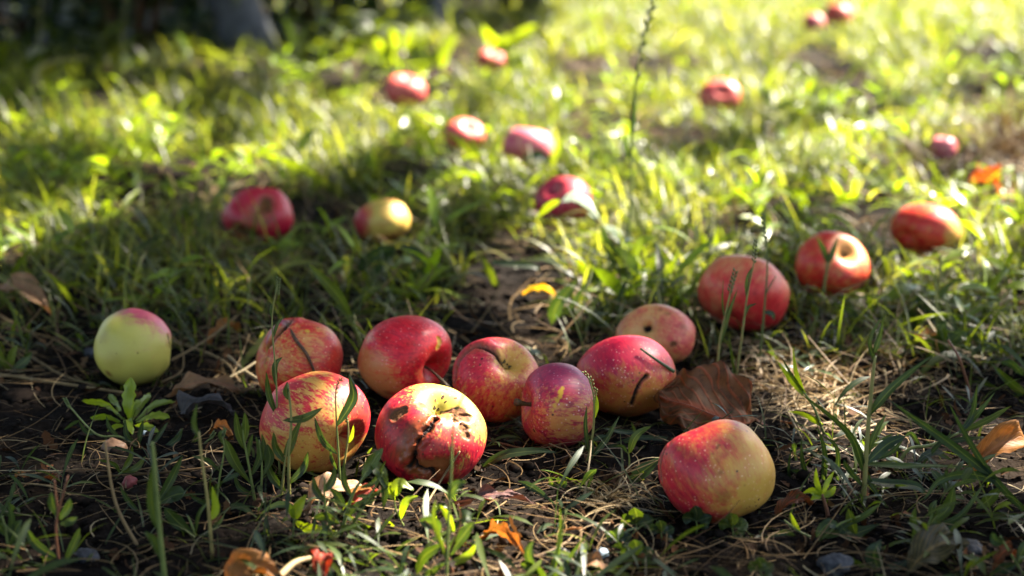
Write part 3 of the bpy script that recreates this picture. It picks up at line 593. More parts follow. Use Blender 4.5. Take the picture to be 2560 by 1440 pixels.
# soil crumbs
def crumbs(n):
    t = (1 + 5 ** .5) / 2
    iv = nrm(np.array([(-1, t, 0), (1, t, 0), (-1, -t, 0), (1, -t, 0), (0, -1, t), (0, 1, t), (0, -1, -t), (0, 1, -t), (t, 0, -1), (t, 0, 1), (-t, 0, -1), (-t, 0, 1)], float))
    fi = np.array([(0, 11, 5), (0, 5, 1), (0, 1, 7), (0, 7, 10), (0, 10, 11), (1, 5, 9), (5, 11, 4), (11, 10, 2), (10, 7, 6), (7, 1, 8), (3, 9, 4), (3, 4, 2), (3, 2, 6), (3, 6, 8), (3, 8, 9), (4, 9, 5), (2, 4, 11), (6, 2, 10), (8, 6, 7), (9, 8, 1)])
    d = 0.72 * (2.0 / 0.72) ** rng.random(n); x = (rng.random(n) * 2 - 1) * (0.4 * d + .05)
    z = ground_z(x, d); s = 0.0012 + 0.0045 * rng.random(n) ** 3
    V = iv[None] * (0.7 + 0.6 * rng.random((n, 12, 1))) * s[:, None, None] * np.array([1, 1, .75]) + np.stack([x, d, z + s * .4], -1)[:, None]
    F = (fi[None] + (np.arange(n) * 12)[:, None, None]).reshape(-1, 3)
    obj('soil_crumbs', mesh('soil_crumbs', V.reshape(-1, 3), F, M['crumb'], False), label='small dark crumbs of soil between the weeds', cat='soil', kind='stuff')
crumbs(7000)
# ------------------------------------------------------------------ single plants, dead leaves, twigs and stones
def surf_leaf(C, S, wl, wr, cup=0.15, wave=0.0, seed=0, nv=4, prof='lance', tooth=0.0, jag=0.0):
    n = len(C); t = np.linspace(0, 1, n); T = nrm(np.gradient(C, axis=0)); S = nrm(S - T * (S * T).sum(-1, keepdims=True)); Nn = np.cross(T, S)
    pf = PROF[prof](t)
    if tooth: pf = pf * (1 - tooth * (0.5 + 0.5 * np.abs(((t * 5.5 + seed * .3) % 1) * 2 - 1)) * sstep(0, .2, t) * sstep(1, .85, t))
    if jag: pf = pf * (1 - jag * vnoise(np.stack([t * 9, t * 0 + seed, t * 0], -1), seed))
    s = np.linspace(-1, 1, 2 * nv + 1)
    P = np.zeros((n, len(s), 3))
    for j, q in enumerate(s):
        wd = (wl if q < 0 else wr) * pf
        if jag: wd = wd * (1 - 0.5 * jag * vnoise(np.stack([t * 13, t * 0 + seed + (q > 0) * 9, t * 0], -1), seed + 3))
        wv = wave * (fbm(np.stack([t * 5 + seed, t * 0 + q * 2.2, t * 0 + seed], -1), seed, 2) - .5)
        P[:, j] = C + S * (q * wd)[:, None] + Nn * ((cup * q * q + 0.12 * abs(q)) * wd + wv * abs(q) * 2)[:, None]
    k = len(s); id_ = np.arange(n * k).reshape(n, k)
    F = np.stack([id_[:-1, :-1], id_[:-1, 1:], id_[1:, 1:], id_[1:, :-1]], -1).reshape(-1, 4)
    TT, SS = np.meshgrid(t, s, indexing='ij')
    return P.reshape(-1, 3), F, np.stack([TT, SS, TT * 0], -1).reshape(-1, 3)

def W3(p, Y):
    return atY(p[0], p[1], Y + (p[2] if len(p) > 2 else 0.0))
LC = [0]
def plant(name, label, base, stems=(), leaves=(), heads=(), mat='leaf', stemr=0.5, cat='weed', group=None, rnd=0.45):
    """stems: (points, r0, r1) ; leaves: (points, width px, roll, profile[, rnd[, material]]) ; all at the plant's own distance"""
    b = gp(*base); Y = b[1]; mpp = np.linalg.norm(b - CAM) / FPX
    b[2] = float(ground_z(np.array([b[0]]), np.array([b[1]]))[0]) - 0.002
    root = obj(name, None, None, b, label, cat, group); stem0 = None
    for (pts, r0, r1) in stems:
        C = spline([W3(p, Y) for p in pts], 16)
        st_ = tube_obj('stem', C, r0 * mpp, r1 * mpp, M['stem'], root, b, stemr); stem0 = stem0 or st_
    for lf in leaves:
        pts, wpx, roll, prof = lf[:4]; LC[0] += 1; sd = LC[0]
        rn = lf[4] if len(lf) > 4 else float(np.clip(rnd + rng.normal(0, .15), 0, 1)); mt = lf[5] if len(lf) > 5 else mat
        C = spline([W3(p, Y) for p in pts], 13); T = nrm(np.gradient(C, axis=0)); view = nrm(C - CAM)
        sp = nrm(np.cross(T, view)); ra = roll + np.linspace(-.25, .25, 13) * math.sin(sd)
        S = sp * np.cos(ra)[:, None] + view * np.sin(ra)[:, None]
        hw = wpx / 2 * mpp
        V, F, ts = surf_leaf(C, S, hw, hw, 0.12, hw * 0.35, sd, 3, 'obl' if prof == 'tooth' else prof, 0.55 if prof == 'tooth' else 0)
        obj('leaf', mesh('leaf', V - b, F, M[mt], True, {'rnd': np.full(len(V), rn), 'ts': ts}), root)
    for hd in heads:
        C = spline([W3(p, Y) for p in hd[0]], 12); vs = []; fs = []; nb = 0
        T = nrm(np.gradient(C, axis=0)); ps = nrm(np.cross(T, FW))
        for i in range(12):
            for sg in ((1,) if i % 2 else (-1,)):
                L = hd[1] * mpp; c0 = C[i]; d = nrm(T[i] * 0.9 + ps[i] * sg * 0.5); sd_ = np.cross(d, FW)
                ring = [c0, c0 + d * L * .5 + sd_ * L * .22, c0 + d * L * .5 + FW * L * .22, c0 + d * L * .5 - sd_ * L * .22, c0 + d * L * .5 - FW * L * .22, c0 + d * L]
                vs += ring; fs += [(nb, nb + 1, nb + 2), (nb, nb + 2, nb + 3), (nb, nb + 3, nb + 4), (nb, nb + 4, nb + 1), (nb + 5, nb + 2, nb + 1), (nb + 5, nb + 3, nb + 2), (nb + 5, nb + 4, nb + 3), (nb + 5, nb + 1, nb + 4)]; nb += 6
        V = np.array(vs) - b
        obj('seed_head', mesh('seed_head', V, np.array(fs), M['stem'], True, {'rnd': np.full(len(V), hd[2] if len(hd) > 2 else .3), 'ts': np.tile([.5, .5, .3], (len(V), 1))}), stem0 or root)
    return root

# --- weeds standing before the left cluster
plant('tall_weed', 'thin tall weed with twisted leaves before the split orange apple', (700, 1195), [([(700, 1195), (694, 1060), (690, 940), (680, 800), (694, 712)], 3.2, 1.6)],
      [([(683, 845), (693, 812), (712, 790)], 9, .4, 'lance', .3), ([(689, 965), (688, 915), (706, 893)], 15, .3, 'lance', .3), ([(692, 1040), (672, 985), (666, 930)], 15, .1, 'lance', .5), ([(681, 800), (677, 775), (680, 757)], 8, .5, 'lance', .3)], heads=[([(692, 740), (696, 700)], 12, .3)], stemr=.62)
plant('forked_weed', 'blurred upright weed with level blades crossing the striped apple', (724, 1262), [([(724, 1262), (722, 1150), (728, 1050), (720, 960)], 5, 2.5), ([(700, 1275), (712, 1160), (722, 1100)], 4, 2)],
      [([(708, 1052), (760, 1046), (806, 1020)], 22, .5, 'lance', .55), ([(716, 1140), (735, 1090), (757, 1038)], 24, .2, 'blade', .6), ([(722, 1000), (716, 980), (718, 955)], 16, .3, 'lance', .5), ([(716, 1160), (690, 1120), (684, 1080)], 18, .3, 'lance', .5), ([(720, 1210), (760, 1170), (770, 1130)], 20, .4, 'lance', .3), ([(716, 1230), (680, 1190), (660, 1130)], 20, .2, 'lance', .35)], stemr=.7)
plant('curled_weed', 'weed with big dark curled leaf against the striped apple', (852, 1250), [([(852, 1250), (846, 1130), (841, 1050), (839, 985), (846, 955)], 3.4, 1.4)],
      [([(841, 1066), (872, 1020), (884, 985), (872, 935)], 27, .35, 'lance', .12), ([(842, 1135), (806, 1100), (786, 1042)], 17, .3, 'lance', .2), ([(846, 1180), (830, 1150), (826, 1120)], 10, .3, 'lance', .3)], heads=[([(840, 985), (846, 955), (852, 950)], 9, .9)], stemr=.4)
plant('yellow_seed_weed', 'yellowish seed stalk lit beside the striped apple', (846, 1238), [([(846, 1238), (862, 1150), (871, 1080), (864, 1030)], 3.4, 2)], [([(868, 1110), (880, 1090), (884, 1062)], 10, .3, 'lance', .8)], heads=[([(868, 1060), (862, 1025)], 10, .4)], stemr=.75, mat='bright')
plant('budding_sprig', 'small pale budding sprig under the striped apple', (800, 1192), [([(800, 1192), (765, 1178), (738, 1158)], 3, 2)], [([(782, 1184), (776, 1155), (797, 1122)], 15, .3, 'lance', .6, 'bright'), ([(745, 1172), (715, 1178), (690, 1182)], 8, .8, 'lance', .5)], heads=[([(745, 1162), (735, 1148)], 11, .55), ([(752, 1168), (752, 1152)], 10, .55)], stemr=.55)
plant('bushy_weed', 'bushy green weed with oval leaves below the rotting apple', (850, 1345), [([(850, 1345), (880, 1240), (915, 1185), (948, 1130)], 5, 2.2), ([(870, 1330), (930, 1230), (958, 1180)], 4, 2), ([(830, 1345), (812, 1255), (812, 1195)], 4, 2)],
      [([(905, 1195), (935, 1150), (958, 1120)], 30, .3, 'ovate', .35), ([(925, 1160), (950, 1180), (968, 1222)], 34, .3, 'ovate', .6), ([(880, 1245), (860, 1200), (862, 1150)], 16, .3, 'lance', .3), ([(955, 1190), (962, 1230), (958, 1275)], 17, .2, 'lance', .3), ([(812, 1255), (790, 1225), (783, 1190)], 18, .2, 'lance', .3), ([(812, 1230), (832, 1200), (838, 1165)], 20, .3, 'lance', .3), ([(900, 1220), (935, 1205), (965, 1150)], 12, .2, 'lance', .5), ([(870, 1290), (900, 1262), (940, 1250)], 20, .5, 'lance', .4), ([(850, 1310), (810, 1290), (780, 1300)], 24, .4, 'lance', .4), ([(890, 1240), (930, 1240), (975, 1215)], 13, .5, 'lance', .55), ([(860, 1265), (842, 1235), (820, 1215)], 20, .5, 'ovate', .2)])
plant('upright_weed', 'upright weed with paddle shaped leaves left of the striped apple', (640, 1268), [([(640, 1268), (625, 1180), (610, 1100), (605, 1060)], 4, 1.6), ([(650, 1262), (655, 1170), (648, 1100)], 3.5, 1.6)],
      [([(632, 1215), (590, 1160), (562, 1098)], 27, .25, 'obl', .6), ([(612, 1125), (596, 1080), (588, 1028)], 18, .2, 'lance', .6), ([(610, 1110), (614, 1070), (612, 1030)], 18, .2, 'lance', .6), ([(618, 1150), (625, 1110), (632, 1085)], 12, .3, 'lance', .5), ([(628, 1190), (650, 1140), (640, 1090)], 16, .3, 'lance', .4), ([(652, 1200), (675, 1150), (668, 1110)], 22, .3, 'obl', .35), ([(652, 1160), (660, 1120), (655, 1085)], 14, .3, 'lance', .4), ([(640, 1240), (600, 1220), (585, 1180)], 14, .4, 'lance', .35)])
plant('reaching_weed', 'weed with side leaves reaching left over bare soil', (540, 1290), [([(540, 1290), (548, 1200), (560, 1130), (556, 1090)], 3, 1.4)],
      [([(552, 1180), (520, 1150), (480, 1140)], 12, .5, 'lance', .3), ([(556, 1110), (552, 1085), (566, 1075)], 12, .3, 'lance', .45), ([(548, 1210), (585, 1190), (600, 1185)], 11, .5, 'lance', .3), ([(544, 1250), (510, 1255), (470, 1235)], 16, .5, 'lance', .25)], heads=[([(556, 1095), (562, 1075)], 9, .3)])
plant('toothed_weed', 'single bright yellow green toothed leaf in the front weeds', (800, 1345), [([(800, 1345), (820, 1335), (842, 1328)], 2.5, 2)], [([(842, 1330), (800, 1322), (765, 1318), (738, 1304)], 44, .5, 'tooth', .9, 'bright')])
plant('pointed_weed', 'bright pointed pair of leaves left of the pale dead leaf', (733, 1350), [([(733, 1350), (734, 1310), (736, 1296)], 3, 2.4)], [([(736, 1300), (745, 1270), (766, 1236)], 27, .2, 'lance', .8, 'bright'), ([(735, 1298), (728, 1275), (720, 1255)], 15, .3, 'lance', .6, 'bright')])
plant('tooth_leaf_rosette', 'green toothed rosette before the lone yellow apple', (325, 1066), [], [([(325, 1060, 0), (322, 1010, 0), (327, 945, .01)], 52, .2, 'tooth', .75), ([(320, 1060), (265, 1010, .02), (205, 1002, .03)], 32, .6, 'tooth', .7), ([(330, 1060), (385, 1015, .02), (438, 1004, .03)], 34, .6, 'tooth', .6), ([(330, 1064), (380, 1040, -.005), (424, 1044, -.01)], 34, .6, 'tooth', .6), ([(320, 1064), (265, 1042), (226, 1044, -.01)], 28, .6, 'tooth', .55), ([(325, 1064), (355, 1010, .03), (376, 985, .05)], 30, .4, 'tooth', .65), ([(320, 1062), (290, 1010, .03), (272, 985, .05)], 28, .4, 'tooth', .6), ([(325, 1066), (318, 1050, -.02), (330, 1085, -.04)], 34, .5, 'tooth', .5), ([(328, 1066), (360, 1065, -.02), (396, 1080, -.03)], 28, .5, 'tooth', .5), ([(322, 1066), (290, 1066, -.02), (268, 1080, -.03)], 26, .5, 'tooth', .45), ([(325, 1062), (335, 1020, .01), (350, 1000, .02)], 26, .3, 'tooth', .6)], mat='bright')
plant('trailing_weed', 'trailing narrow leaved weed sprawling on soil below the rosette', (352, 1122), [([(352, 1122), (300, 1092), (240, 1085), (170, 1012)], 3.2, 2), ([(352, 1122), (400, 1126), (460, 1142), (532, 1092)], 3.2, 2), ([(352, 1122), (330, 1140), (300, 1180)], 2.6, 2)],
      [([(350, 1116), (318, 1090), (312, 1045)], 14, .3, 'lance', .1), ([(345, 1118), (352, 1080), (358, 1050)], 13, .3, 'lance', .2), ([(330, 1110), (285, 1110), (232, 1120)], 14, .6, 'lance', .15), ([(270, 1090), (240, 1120), (205, 1100)], 18, .5, 'obl', .12), ([(242, 1084), (215, 1078), (195, 1050)], 12, .4, 'lance', .2), ([(375, 1118), (400, 1085), (420, 1055)], 12, .3, 'lance', .25), ([(400, 1128), (440, 1100), (456, 1070)], 16, .3, 'lance', .3), ([(440, 1138), (420, 1155), (395, 1150)], 12, .5, 'lance', .1), ([(480, 1130), (490, 1100), (500, 1075)], 15, .3, 'lance', .5), ([(360, 1122), (366, 1160), (350, 1200)], 20, .3, 'obl', .1), ([(200, 1050), (180, 1060), (160, 1075)], 9, .4, 'lance', .2), ([(300, 1095), (275, 1070), (265, 1040)], 11, .3, 'lance', .2), ([(390, 1126), (415, 1130), (450, 1118)], 16, .6, 'lance', .1)], heads=[([(176, 1022), (164, 1000)], 10, .3), ([(525, 1098), (534, 1084)], 10, .3)], stemr=.55)
plant('sunlit_forked_sprig', 'light green forked sprig on dark soil at lower left', (288, 1205), [([(288, 1205), (296, 1188), (306, 1180)], 3, 2.5)], [([(302, 1182), (325, 1150), (331, 1115)], 14, .3, 'lance', .7), ([(305, 1181), (340, 1170), (365, 1140)], 17, .3, 'lance', .75), ([(300, 1182), (285, 1160), (244, 1149)], 11, .5, 'lance', .5), ([(304, 1184), (318, 1195), (302, 1205)], 13, .4, 'lance', .2), ([(296, 1190), (300, 1225), (275, 1245)], 15, .4, 'lance', .2)])
plant('long_leaf_weed', 'weed with one long paddle leaf above the bottom left weeds', (330, 1292), [([(330, 1292), (370, 1276), (400, 1255)], 4, 3)], [([(385, 1265), (430, 1240), (463, 1232)], 42, .5, 'obl', .4), ([(395, 1258), (430, 1195), (456, 1140)], 20, .3, 'lance', .35), ([(350, 1284), (368, 1320), (384, 1345)], 18, .4, 'lance', .3), ([(340, 1288), (300, 1290), (285, 1268)], 16, .5, 'lance', .2), ([(350, 1285), (320, 1250), (300, 1215)], 13, .3, 'lance', .3)])
plant('paddle_leaf_weed', 'broad wavy leaf weed at the bottom left among stems', (490, 1345), [([(490, 1345), (480, 1315), (470, 1290)], 3, 2)], [([(488, 1340), (450, 1310), (412, 1270)], 34, .35, 'obl', .3), ([(488, 1335), (500, 1280), (540, 1240)], 10, .3, 'lance', .35), ([(480, 1345), (440, 1350), (405, 1340)], 24, .5, 'obl', .3), ([(490, 1345), (530, 1330), (560, 1290)], 18, .4, 'lance', .35)])
plant('stalky_weed', 'blurred green stalk rising close to the camera at left', (418, 1500), [([(418, 1500), (400, 1330), (385, 1150), (380, 1105)], 7, 4)], [([(398, 1330), (380, 1250), (384, 1150)], 24, .3, 'lance', .55), ([(405, 1400), (385, 1350), (362, 1330)], 20, .4, 'lance', .5)], stemr=.4)
plant('straw_stalk_weed', 'dry orange stalk with green tip leaf between the left weeds', (532, 1405), [([(532, 1405), (520, 1260), (505, 1150), (497, 1080)], 5, 2.5)], [([(497, 1090), (485, 1060), (492, 1010)], 14, .3, 'lance', .4), ([(525, 1300), (540, 1270), (530, 1215)], 20, .3, 'lance', .75, 'bright')], stemr=.82)
plant('leafy_weed', 'blurred weed with reddish stems in the bottom left corner', (150, 1430), [([(150, 1430), (140, 1330), (146, 1280), (170, 1190)], 4, 2), ([(146, 1290), (140, 1240), (136, 1200)], 3, 2)], [([(146, 1290), (132, 1260), (128, 1230)], 22, .3, 'lance', .4), ([(148, 1300), (170, 1270), (175, 1245)], 20, .3, 'lance', .4), ([(150, 1310), (175, 1305), (194, 1292)], 20, .5, 'lance', .6), ([(150, 1400), (90, 1360), (60, 1310)], 22, .4, 'lance', .35), ([(150, 1410), (110, 1400), (70, 1415)], 26, .5, 'lance', .35), ([(160, 1410), (190, 1350), (200, 1320)], 20, .4, 'lance', .35)], stemr=1.0)
plant('leafy_weed', 'green weed cut by the left edge near the bottom', (25, 1400), [([(25, 1400), (15, 1330), (5, 1290)], 4, 2)], [([(20, 1370), (40, 1320), (55, 1300)], 22, .4, 'lance', .3), ([(15, 1340), (-10, 1300), (-20, 1260)], 22, .4, 'lance', .4), ([(25, 1400), (60, 1390), (95, 1400)], 30, .5, 'lance', .6), ([(22, 1390), (-5, 1380), (-30, 1370)], 26, .4, 'lance', .4), ([(20, 1360), (30, 1300), (20, 1250)], 15, .4, 'lance', .3)])
plant('leafy_weed', 'leafy green clump at the left edge beside the lone apple', (20, 935), [], [([(20, 935), (30, 890), (45, 860)], 20, .3, 'lance', .8), ([(20, 935), (60, 905), (80, 880)], 22, .5, 'lance', .4), ([(20, 935), (0, 890), (-10, 860)], 22, .4, 'lance', .75), ([(20, 938), (50, 925), (65, 920)], 26, .5, 'tooth', .6), ([(18, 938), (0, 915), (-25, 900)], 24, .5, 'tooth', .7)])
# --- centre
plant('sunlit_seed_weed', 'sunlit yellow green seed stalk against the purple apple', (1462, 1172), [([(1462, 1172), (1476, 1120), (1484, 1060), (1484, 990), (1470, 940)], 3.4, 2)],
      [([(1472, 1135), (1464, 1070), (1467, 1015)], 11, .3, 'lance', .15), ([(1472, 1150), (1515, 1100), (1549, 1040)], 15, .25, 'lance', .2), ([(1482, 1102), (1500, 1094), (1520, 1088)], 13, .5, 'lance', .2), ([(1485, 1050), (1492, 1015), (1490, 985)], 11, .3, 'lance', .75, 'bright'), ([(1470, 1150), (1440, 1165), (1425, 1140)], 10, .4, 'lance', .15), ([(1468, 1160), (1478, 1130), (1482, 1100)], 14, .3, 'lance', .1)], heads=[([(1483, 975), (1478, 950), (1462, 932)], 10, .55), ([(1484, 1010), (1490, 975)], 9, .55)], stemr=.68)
plant('broad_grass_plant', 'two broad green grass blades right of the rotting apple', (1188, 1184), [], [([(1188, 1180), (1255, 1140), (1330, 1128), (1392, 1131)], 24, .5, 'lance', .45), ([(1190, 1182), (1235, 1188), (1290, 1206), (1338, 1186)], 30, .45, 'lance', .5)], cat='grass')
plant('seedling', 'small seedling with curved leaf beside the brown leaf stalk', (1572, 1196), [([(1572, 1196), (1573, 1150), (1570, 1130)], 2.4, 2)], [([(1572, 1135), (1590, 1090), (1630, 1064)], 20, .3, 'lance', .55), ([(1571, 1135), (1555, 1115), (1530, 1118)], 10, .5, 'lance', .1)])
plant('low_grass_plant', 'dark green blade lying before the brown leaf', (1520, 1128), [], [([(1505, 1070, 0), (1555, 1080, 0), (1585, 1078), (1578, 1055)], 13, .5, 'lance', .3), ([(1520, 1120), (1600, 1095), (1690, 1100), (1745, 1098)], 16, .4, 'blade', .3), ([(1520, 1122), (1575, 1130), (1640, 1105)], 14, .4, 'blade', .4)], cat='grass')
plant('shaded_grass_plant', 'wide shaded blade leaning to the front yellow red apple', (1565, 1208), [], [([(1565, 1206), (1605, 1180), (1656, 1142)], 36, .4, 'lance', .15)], cat='grass')
plant('small_clover', 'single trefoil clover on bare soil right of the rotting apple', (1400, 1245), [([(1400, 1245), (1398, 1225), (1396, 1216)], 2.2, 1.8)], [([(1396, 1217), (1382, 1210), (1374, 1196)], 22, .4, 'ovate', .4), ([(1396, 1217), (1398, 1205), (1396, 1192)], 22, .6, 'ovate', .4), ([(1396, 1217), (1408, 1210), (1416, 1198)], 22, .4, 'ovate', .4)], cat='clover', stemr=.9)
for i, (x, y, lab, rn) in enumerate(((1652, 1332, 'dark clover left under the front yellow red apple', .15), (1740, 1302, 'clover sprig touching the base of the front apple', .3), (1590, 1310, 'olive clover in the straw left of the front apple', .5), (1545, 1350, 'teal clover pair above the pale blue pebble', .05), (1830, 1318, 'clover at the right foot of the front apple', .55), (1590, 1390, 'low green clover right of the pale blue pebble', .4), (1900, 1425, 'clover at the bottom edge under the front apple', .4))):
    s = 1.0 + .15 * (i % 3)
    plant('clover', lab, (x, y + 34), [([(x, y + 34), (x + 3, y + 14), (x, y)], 2.2, 1.8)], [([(x, y), (x - 16 * s, y - 8), (x - 30 * s, y - 8)], 30 * s, .5, 'obl', rn), ([(x, y), (x + 2, y - 16 * s), (x - 4, y - 32 * s)], 30 * s, .4, 'obl', rn + .08), ([(x, y), (x + 18 * s, y - 4), (x + 34 * s, y - 12)], 30 * s, .5, 'obl', rn), ([(x + 2, y + 18), (x + 18, y + 14), (x + 32, y + 16)], 20 * s, .5, 'obl', rn)], cat='clover', group='clovers around the front apple')
plant('low_weed', 'sunlit low leafy weed below the rotting apple', (1020, 1335), [([(1020, 1335), (990, 1275), (985, 1225)], 3, 1.6), ([(1030, 1335), (1075, 1300), (1090, 1265)], 3, 1.6), ([(1010, 1335), (940, 1350), (900, 1390)], 3.5, 2)],
      [([(986, 1240), (1000, 1210), (1035, 1225)], 30, .5, 'ovate', .8, 'bright'), ([(988, 1250), (970, 1225), (978, 1205)], 20, .3, 'lance', .8, 'bright'), ([(1000, 1300), (1015, 1255), (1045, 1240)], 20, .3, 'lance', .7, 'bright'), ([(1040, 1330), (1075, 1325), (1090, 1280)], 30, .4, 'ovate', .8, 'bright'), ([(1010, 1330), (980, 1325), (965, 1300)], 26, .4, 'obl', .8, 'bright'), ([(1030, 1330), (1055, 1380), (1040, 1410)], 60, .4, 'ovate', .5), ([(1000, 1340), (970, 1370), (950, 1430)], 26, .3, 'lance', .85, 'bright'), ([(1085, 1280), (1105, 1265), (1120, 1270)], 18, .5, 'ovate', .6), ([(1010, 1340), (940, 1330), (890, 1300)], 22, .5, 'lance', .6), ([(1060, 1300), (1085, 1320), (1110, 1350)], 16, .4, 'lance', .6)])
plant('red_stemmed_weed', 'sunlit weed with a red lower stem at bottom centre', (1136, 1450), [([(1136, 1450), (1120, 1390), (1095, 1335), (1060, 1300)], 4, 2), ([(1120, 1390), (1150, 1310), (1145, 1260)], 2.5, 1.5)],
      [([(1100, 1340), (1090, 1310), (1048, 1302)], 34, .5, 'obl', .4), ([(1118, 1390), (1165, 1330), (1185, 1305)], 30, .4, 'ovate', .4), ([(1110, 1360), (1060, 1390), (1040, 1440)], 26, .3, 'lance', .5), ([(1135, 1330), (1120, 1290), (1100, 1262)], 16, .3, 'lance', .8, 'bright'), ([(1150, 1300), (1165, 1290), (1180, 1300)], 36, .5, 'ovate', .4), ([(1125, 1410), (1170, 1390), (1190, 1360)], 22, .4, 'ovate', .75, 'bright'), ([(1125, 1400), (1080, 1430), (1060, 1450)], 40, .4, 'tooth', .3)], stemr=1.0)
plant('thin_grass_plant', 'blurred thin grass stalk in front of the rotting apple', (1115, 1480), [([(1115, 1480), (1120, 1330), (1128, 1180), (1135, 1050), (1160, 985)], 4.2, 2)], [([(1120, 1250), (1140, 1215), (1165, 1205)], 24, .3, 'lance', .35), ([(1118, 1400), (1085, 1300), (1090, 1245)], 14, .3, 'blade', .6)], stemr=.45)
plant('sparse_grass_plant', 'blurred thin green tuft near the bottom centre right', (1370, 1470), [([(1370, 1470), (1395, 1370), (1415, 1275)], 4, 2)], [([(1372, 1460), (1400, 1350), (1400, 1260)], 14, .3, 'blade', .5), ([(1370, 1460), (1330, 1420), (1300, 1410)], 34, .4, 'ovate', .5), ([(1372, 1462), (1420, 1400), (1470, 1330)], 14, .3, 'blade', .4), ([(1360, 1470), (1320, 1390), (1335, 1350)], 20, .4, 'ovate', .3)], stemr=.4)
# --- behind the cluster
plant('noded_grass_plant', 'broad green blade with yellow node behind the deep red apple', (905, 862), [([(905, 862), (893, 830), (882, 803)], 4, 4)], [([(882, 803), (850, 745), (815, 705), (768, 658)], 30, .3, 'lance', .6)], heads=[([(882, 808), (881, 798)], 16, .62)], cat='grass')
plant('sprawling_grass_plant', 'sprawling grass clump with teal blades behind the deep red apple', (1150, 712), [([(1150, 710), (1085, 655), (1040, 610), (1000, 600)], 6, 4), ([(1150, 708), (1120, 640), (1075, 590)], 5, 3), ([(1150, 712), (1200, 725), (1265, 742)], 6, 3), ([(1148, 712), (1160, 770), (1164, 850)], 6, 4)], [([(1150, 706), (1090, 675), (995, 682)], 20, .5, 'lance', .5), ([(1150, 706), (1105, 670), (1048, 662)], 22, .4, 'lance', .7), ([(1150, 708), (1140, 760), (1156, 800)], 20, .3, 'lance', .1), ([(990, 615), (930, 640), (856, 712)], 34, .4, 'lance', .08), ([(990, 618), (950, 660), (930, 700)], 24, .4, 'lance', .08), ([(1000, 614), (1050, 640), (1090, 670)], 30, .5, 'lance', .1), ([(1255, 735), (1225, 680), (1202, 635)], 20, .3, 'lance', .7), ([(1230, 655), (1330, 665), (1350, 680)], 20, .5, 'blade', .2), ([(1060, 660), (1010, 720), (960, 755)], 16, .4, 'lance', .4), ([(1000, 790), (960, 782), (938, 778)], 22, .5, 'lance', .4), ([(1060, 790), (1090, 780), (1135, 770)], 20, .5, 'lance', .4)], cat='grass', stemr=.75)
plant('upright_grass_plant', 'dark upright broad blade behind the split red apple', (1378, 815), [], [([(1378, 812), (1395, 760), (1445, 695)], 36, .3, 'lance', .3), ([(1390, 800), (1430, 765), (1470, 700)], 18, .4, 'lance', .2)], cat='grass')
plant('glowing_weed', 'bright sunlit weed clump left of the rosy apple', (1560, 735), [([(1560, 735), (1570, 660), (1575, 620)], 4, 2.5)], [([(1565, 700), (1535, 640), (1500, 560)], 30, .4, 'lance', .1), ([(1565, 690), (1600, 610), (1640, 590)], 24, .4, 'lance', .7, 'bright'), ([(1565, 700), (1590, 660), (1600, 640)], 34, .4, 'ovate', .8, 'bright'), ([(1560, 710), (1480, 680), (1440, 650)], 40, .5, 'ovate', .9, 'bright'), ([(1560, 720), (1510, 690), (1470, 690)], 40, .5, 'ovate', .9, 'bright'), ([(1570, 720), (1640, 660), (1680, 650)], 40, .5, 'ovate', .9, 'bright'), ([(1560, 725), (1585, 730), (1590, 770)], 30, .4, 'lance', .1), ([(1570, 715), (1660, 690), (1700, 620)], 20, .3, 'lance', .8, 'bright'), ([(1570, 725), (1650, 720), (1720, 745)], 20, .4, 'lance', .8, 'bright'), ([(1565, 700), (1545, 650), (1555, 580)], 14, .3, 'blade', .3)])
plant('sun_sheen_leaf_weed', 'folded leaf coloured pale for its sun sheen drooping over the purplish apple', (1545, 655), [([(1545, 655), (1520, 590), (1490, 540), (1440, 505)], 4, 3)], [([(1495, 545), (1470, 505), (1435, 488), (1405, 505)], 56, 1.05, 'ovate', .8, 'sun_sheen'), ([(1555, 620), (1545, 580), (1510, 565)], 46, 1.05, 'ovate', .8, 'sun_sheen'), ([(1400, 500), (1370, 515), (1340, 545)], 20, .5, 'lance', .9, 'bright')], stemr=.7)
plant('arching_grass_plant', 'arched sunlit blades left of the rosy apple', (1775, 655), [], [([(1772, 650), (1755, 590), (1700, 552)], 20, .5, 'blade', .8, 'bright'), ([(1775, 645), (1830, 590), (1905, 595)], 22, .5, 'blade', .6), ([(1770, 655), (1730, 650), (1690, 665)], 22, .5, 'blade', .9, 'bright'), ([(1775, 650), (1790, 600), (1790, 560)], 14, .4, 'blade', .9, 'bright'), ([(1772, 660), (1735, 700), (1722, 745)], 24, .5, 'blade', .7, 'bright'), ([(1776, 650), (1840, 640), (1880, 610)], 14, .5, 'blade', .7, 'bright')], cat='grass')
# --- right side
plant('seed_grass_plant', 'leaning seed stalk with a long leaf before the rosy apple', (1792, 1005), [([(1792, 1005), (1796, 880), (1815, 780), (1836, 690)], 4, 1.8)], [([(1797, 860), (1820, 790), (1845, 718)], 15, .3, 'blade', .4), ([(1810, 790), (1806, 750), (1809, 692)], 5, .2, 'blade', .3)], heads=[([(1822, 735), (1837, 682)], 15, .15)], stemr=.66, cat='grass', group='grass stalks before the rosy apple')
plant('seed_grass_plant', 'tallest sharp seed stalk crossing the middle of the rosy apple', (1832, 985), [([(1832, 985), (1852, 860), (1868, 740), (1886, 650)], 3.8, 1.6)], [([(1858, 800), (1870, 770), (1893, 758)], 9, .4, 'lance', .2), ([(1866, 745), (1868, 700), (1880, 668)], 10, .3, 'lance', .15), ([(1838, 940), (1828, 880), (1820, 826)], 8, .3, 'blade', .5)], heads=[([(1884, 660), (1889, 605)], 13, .15)], stemr=.66, cat='grass', group='grass stalks before the rosy apple')
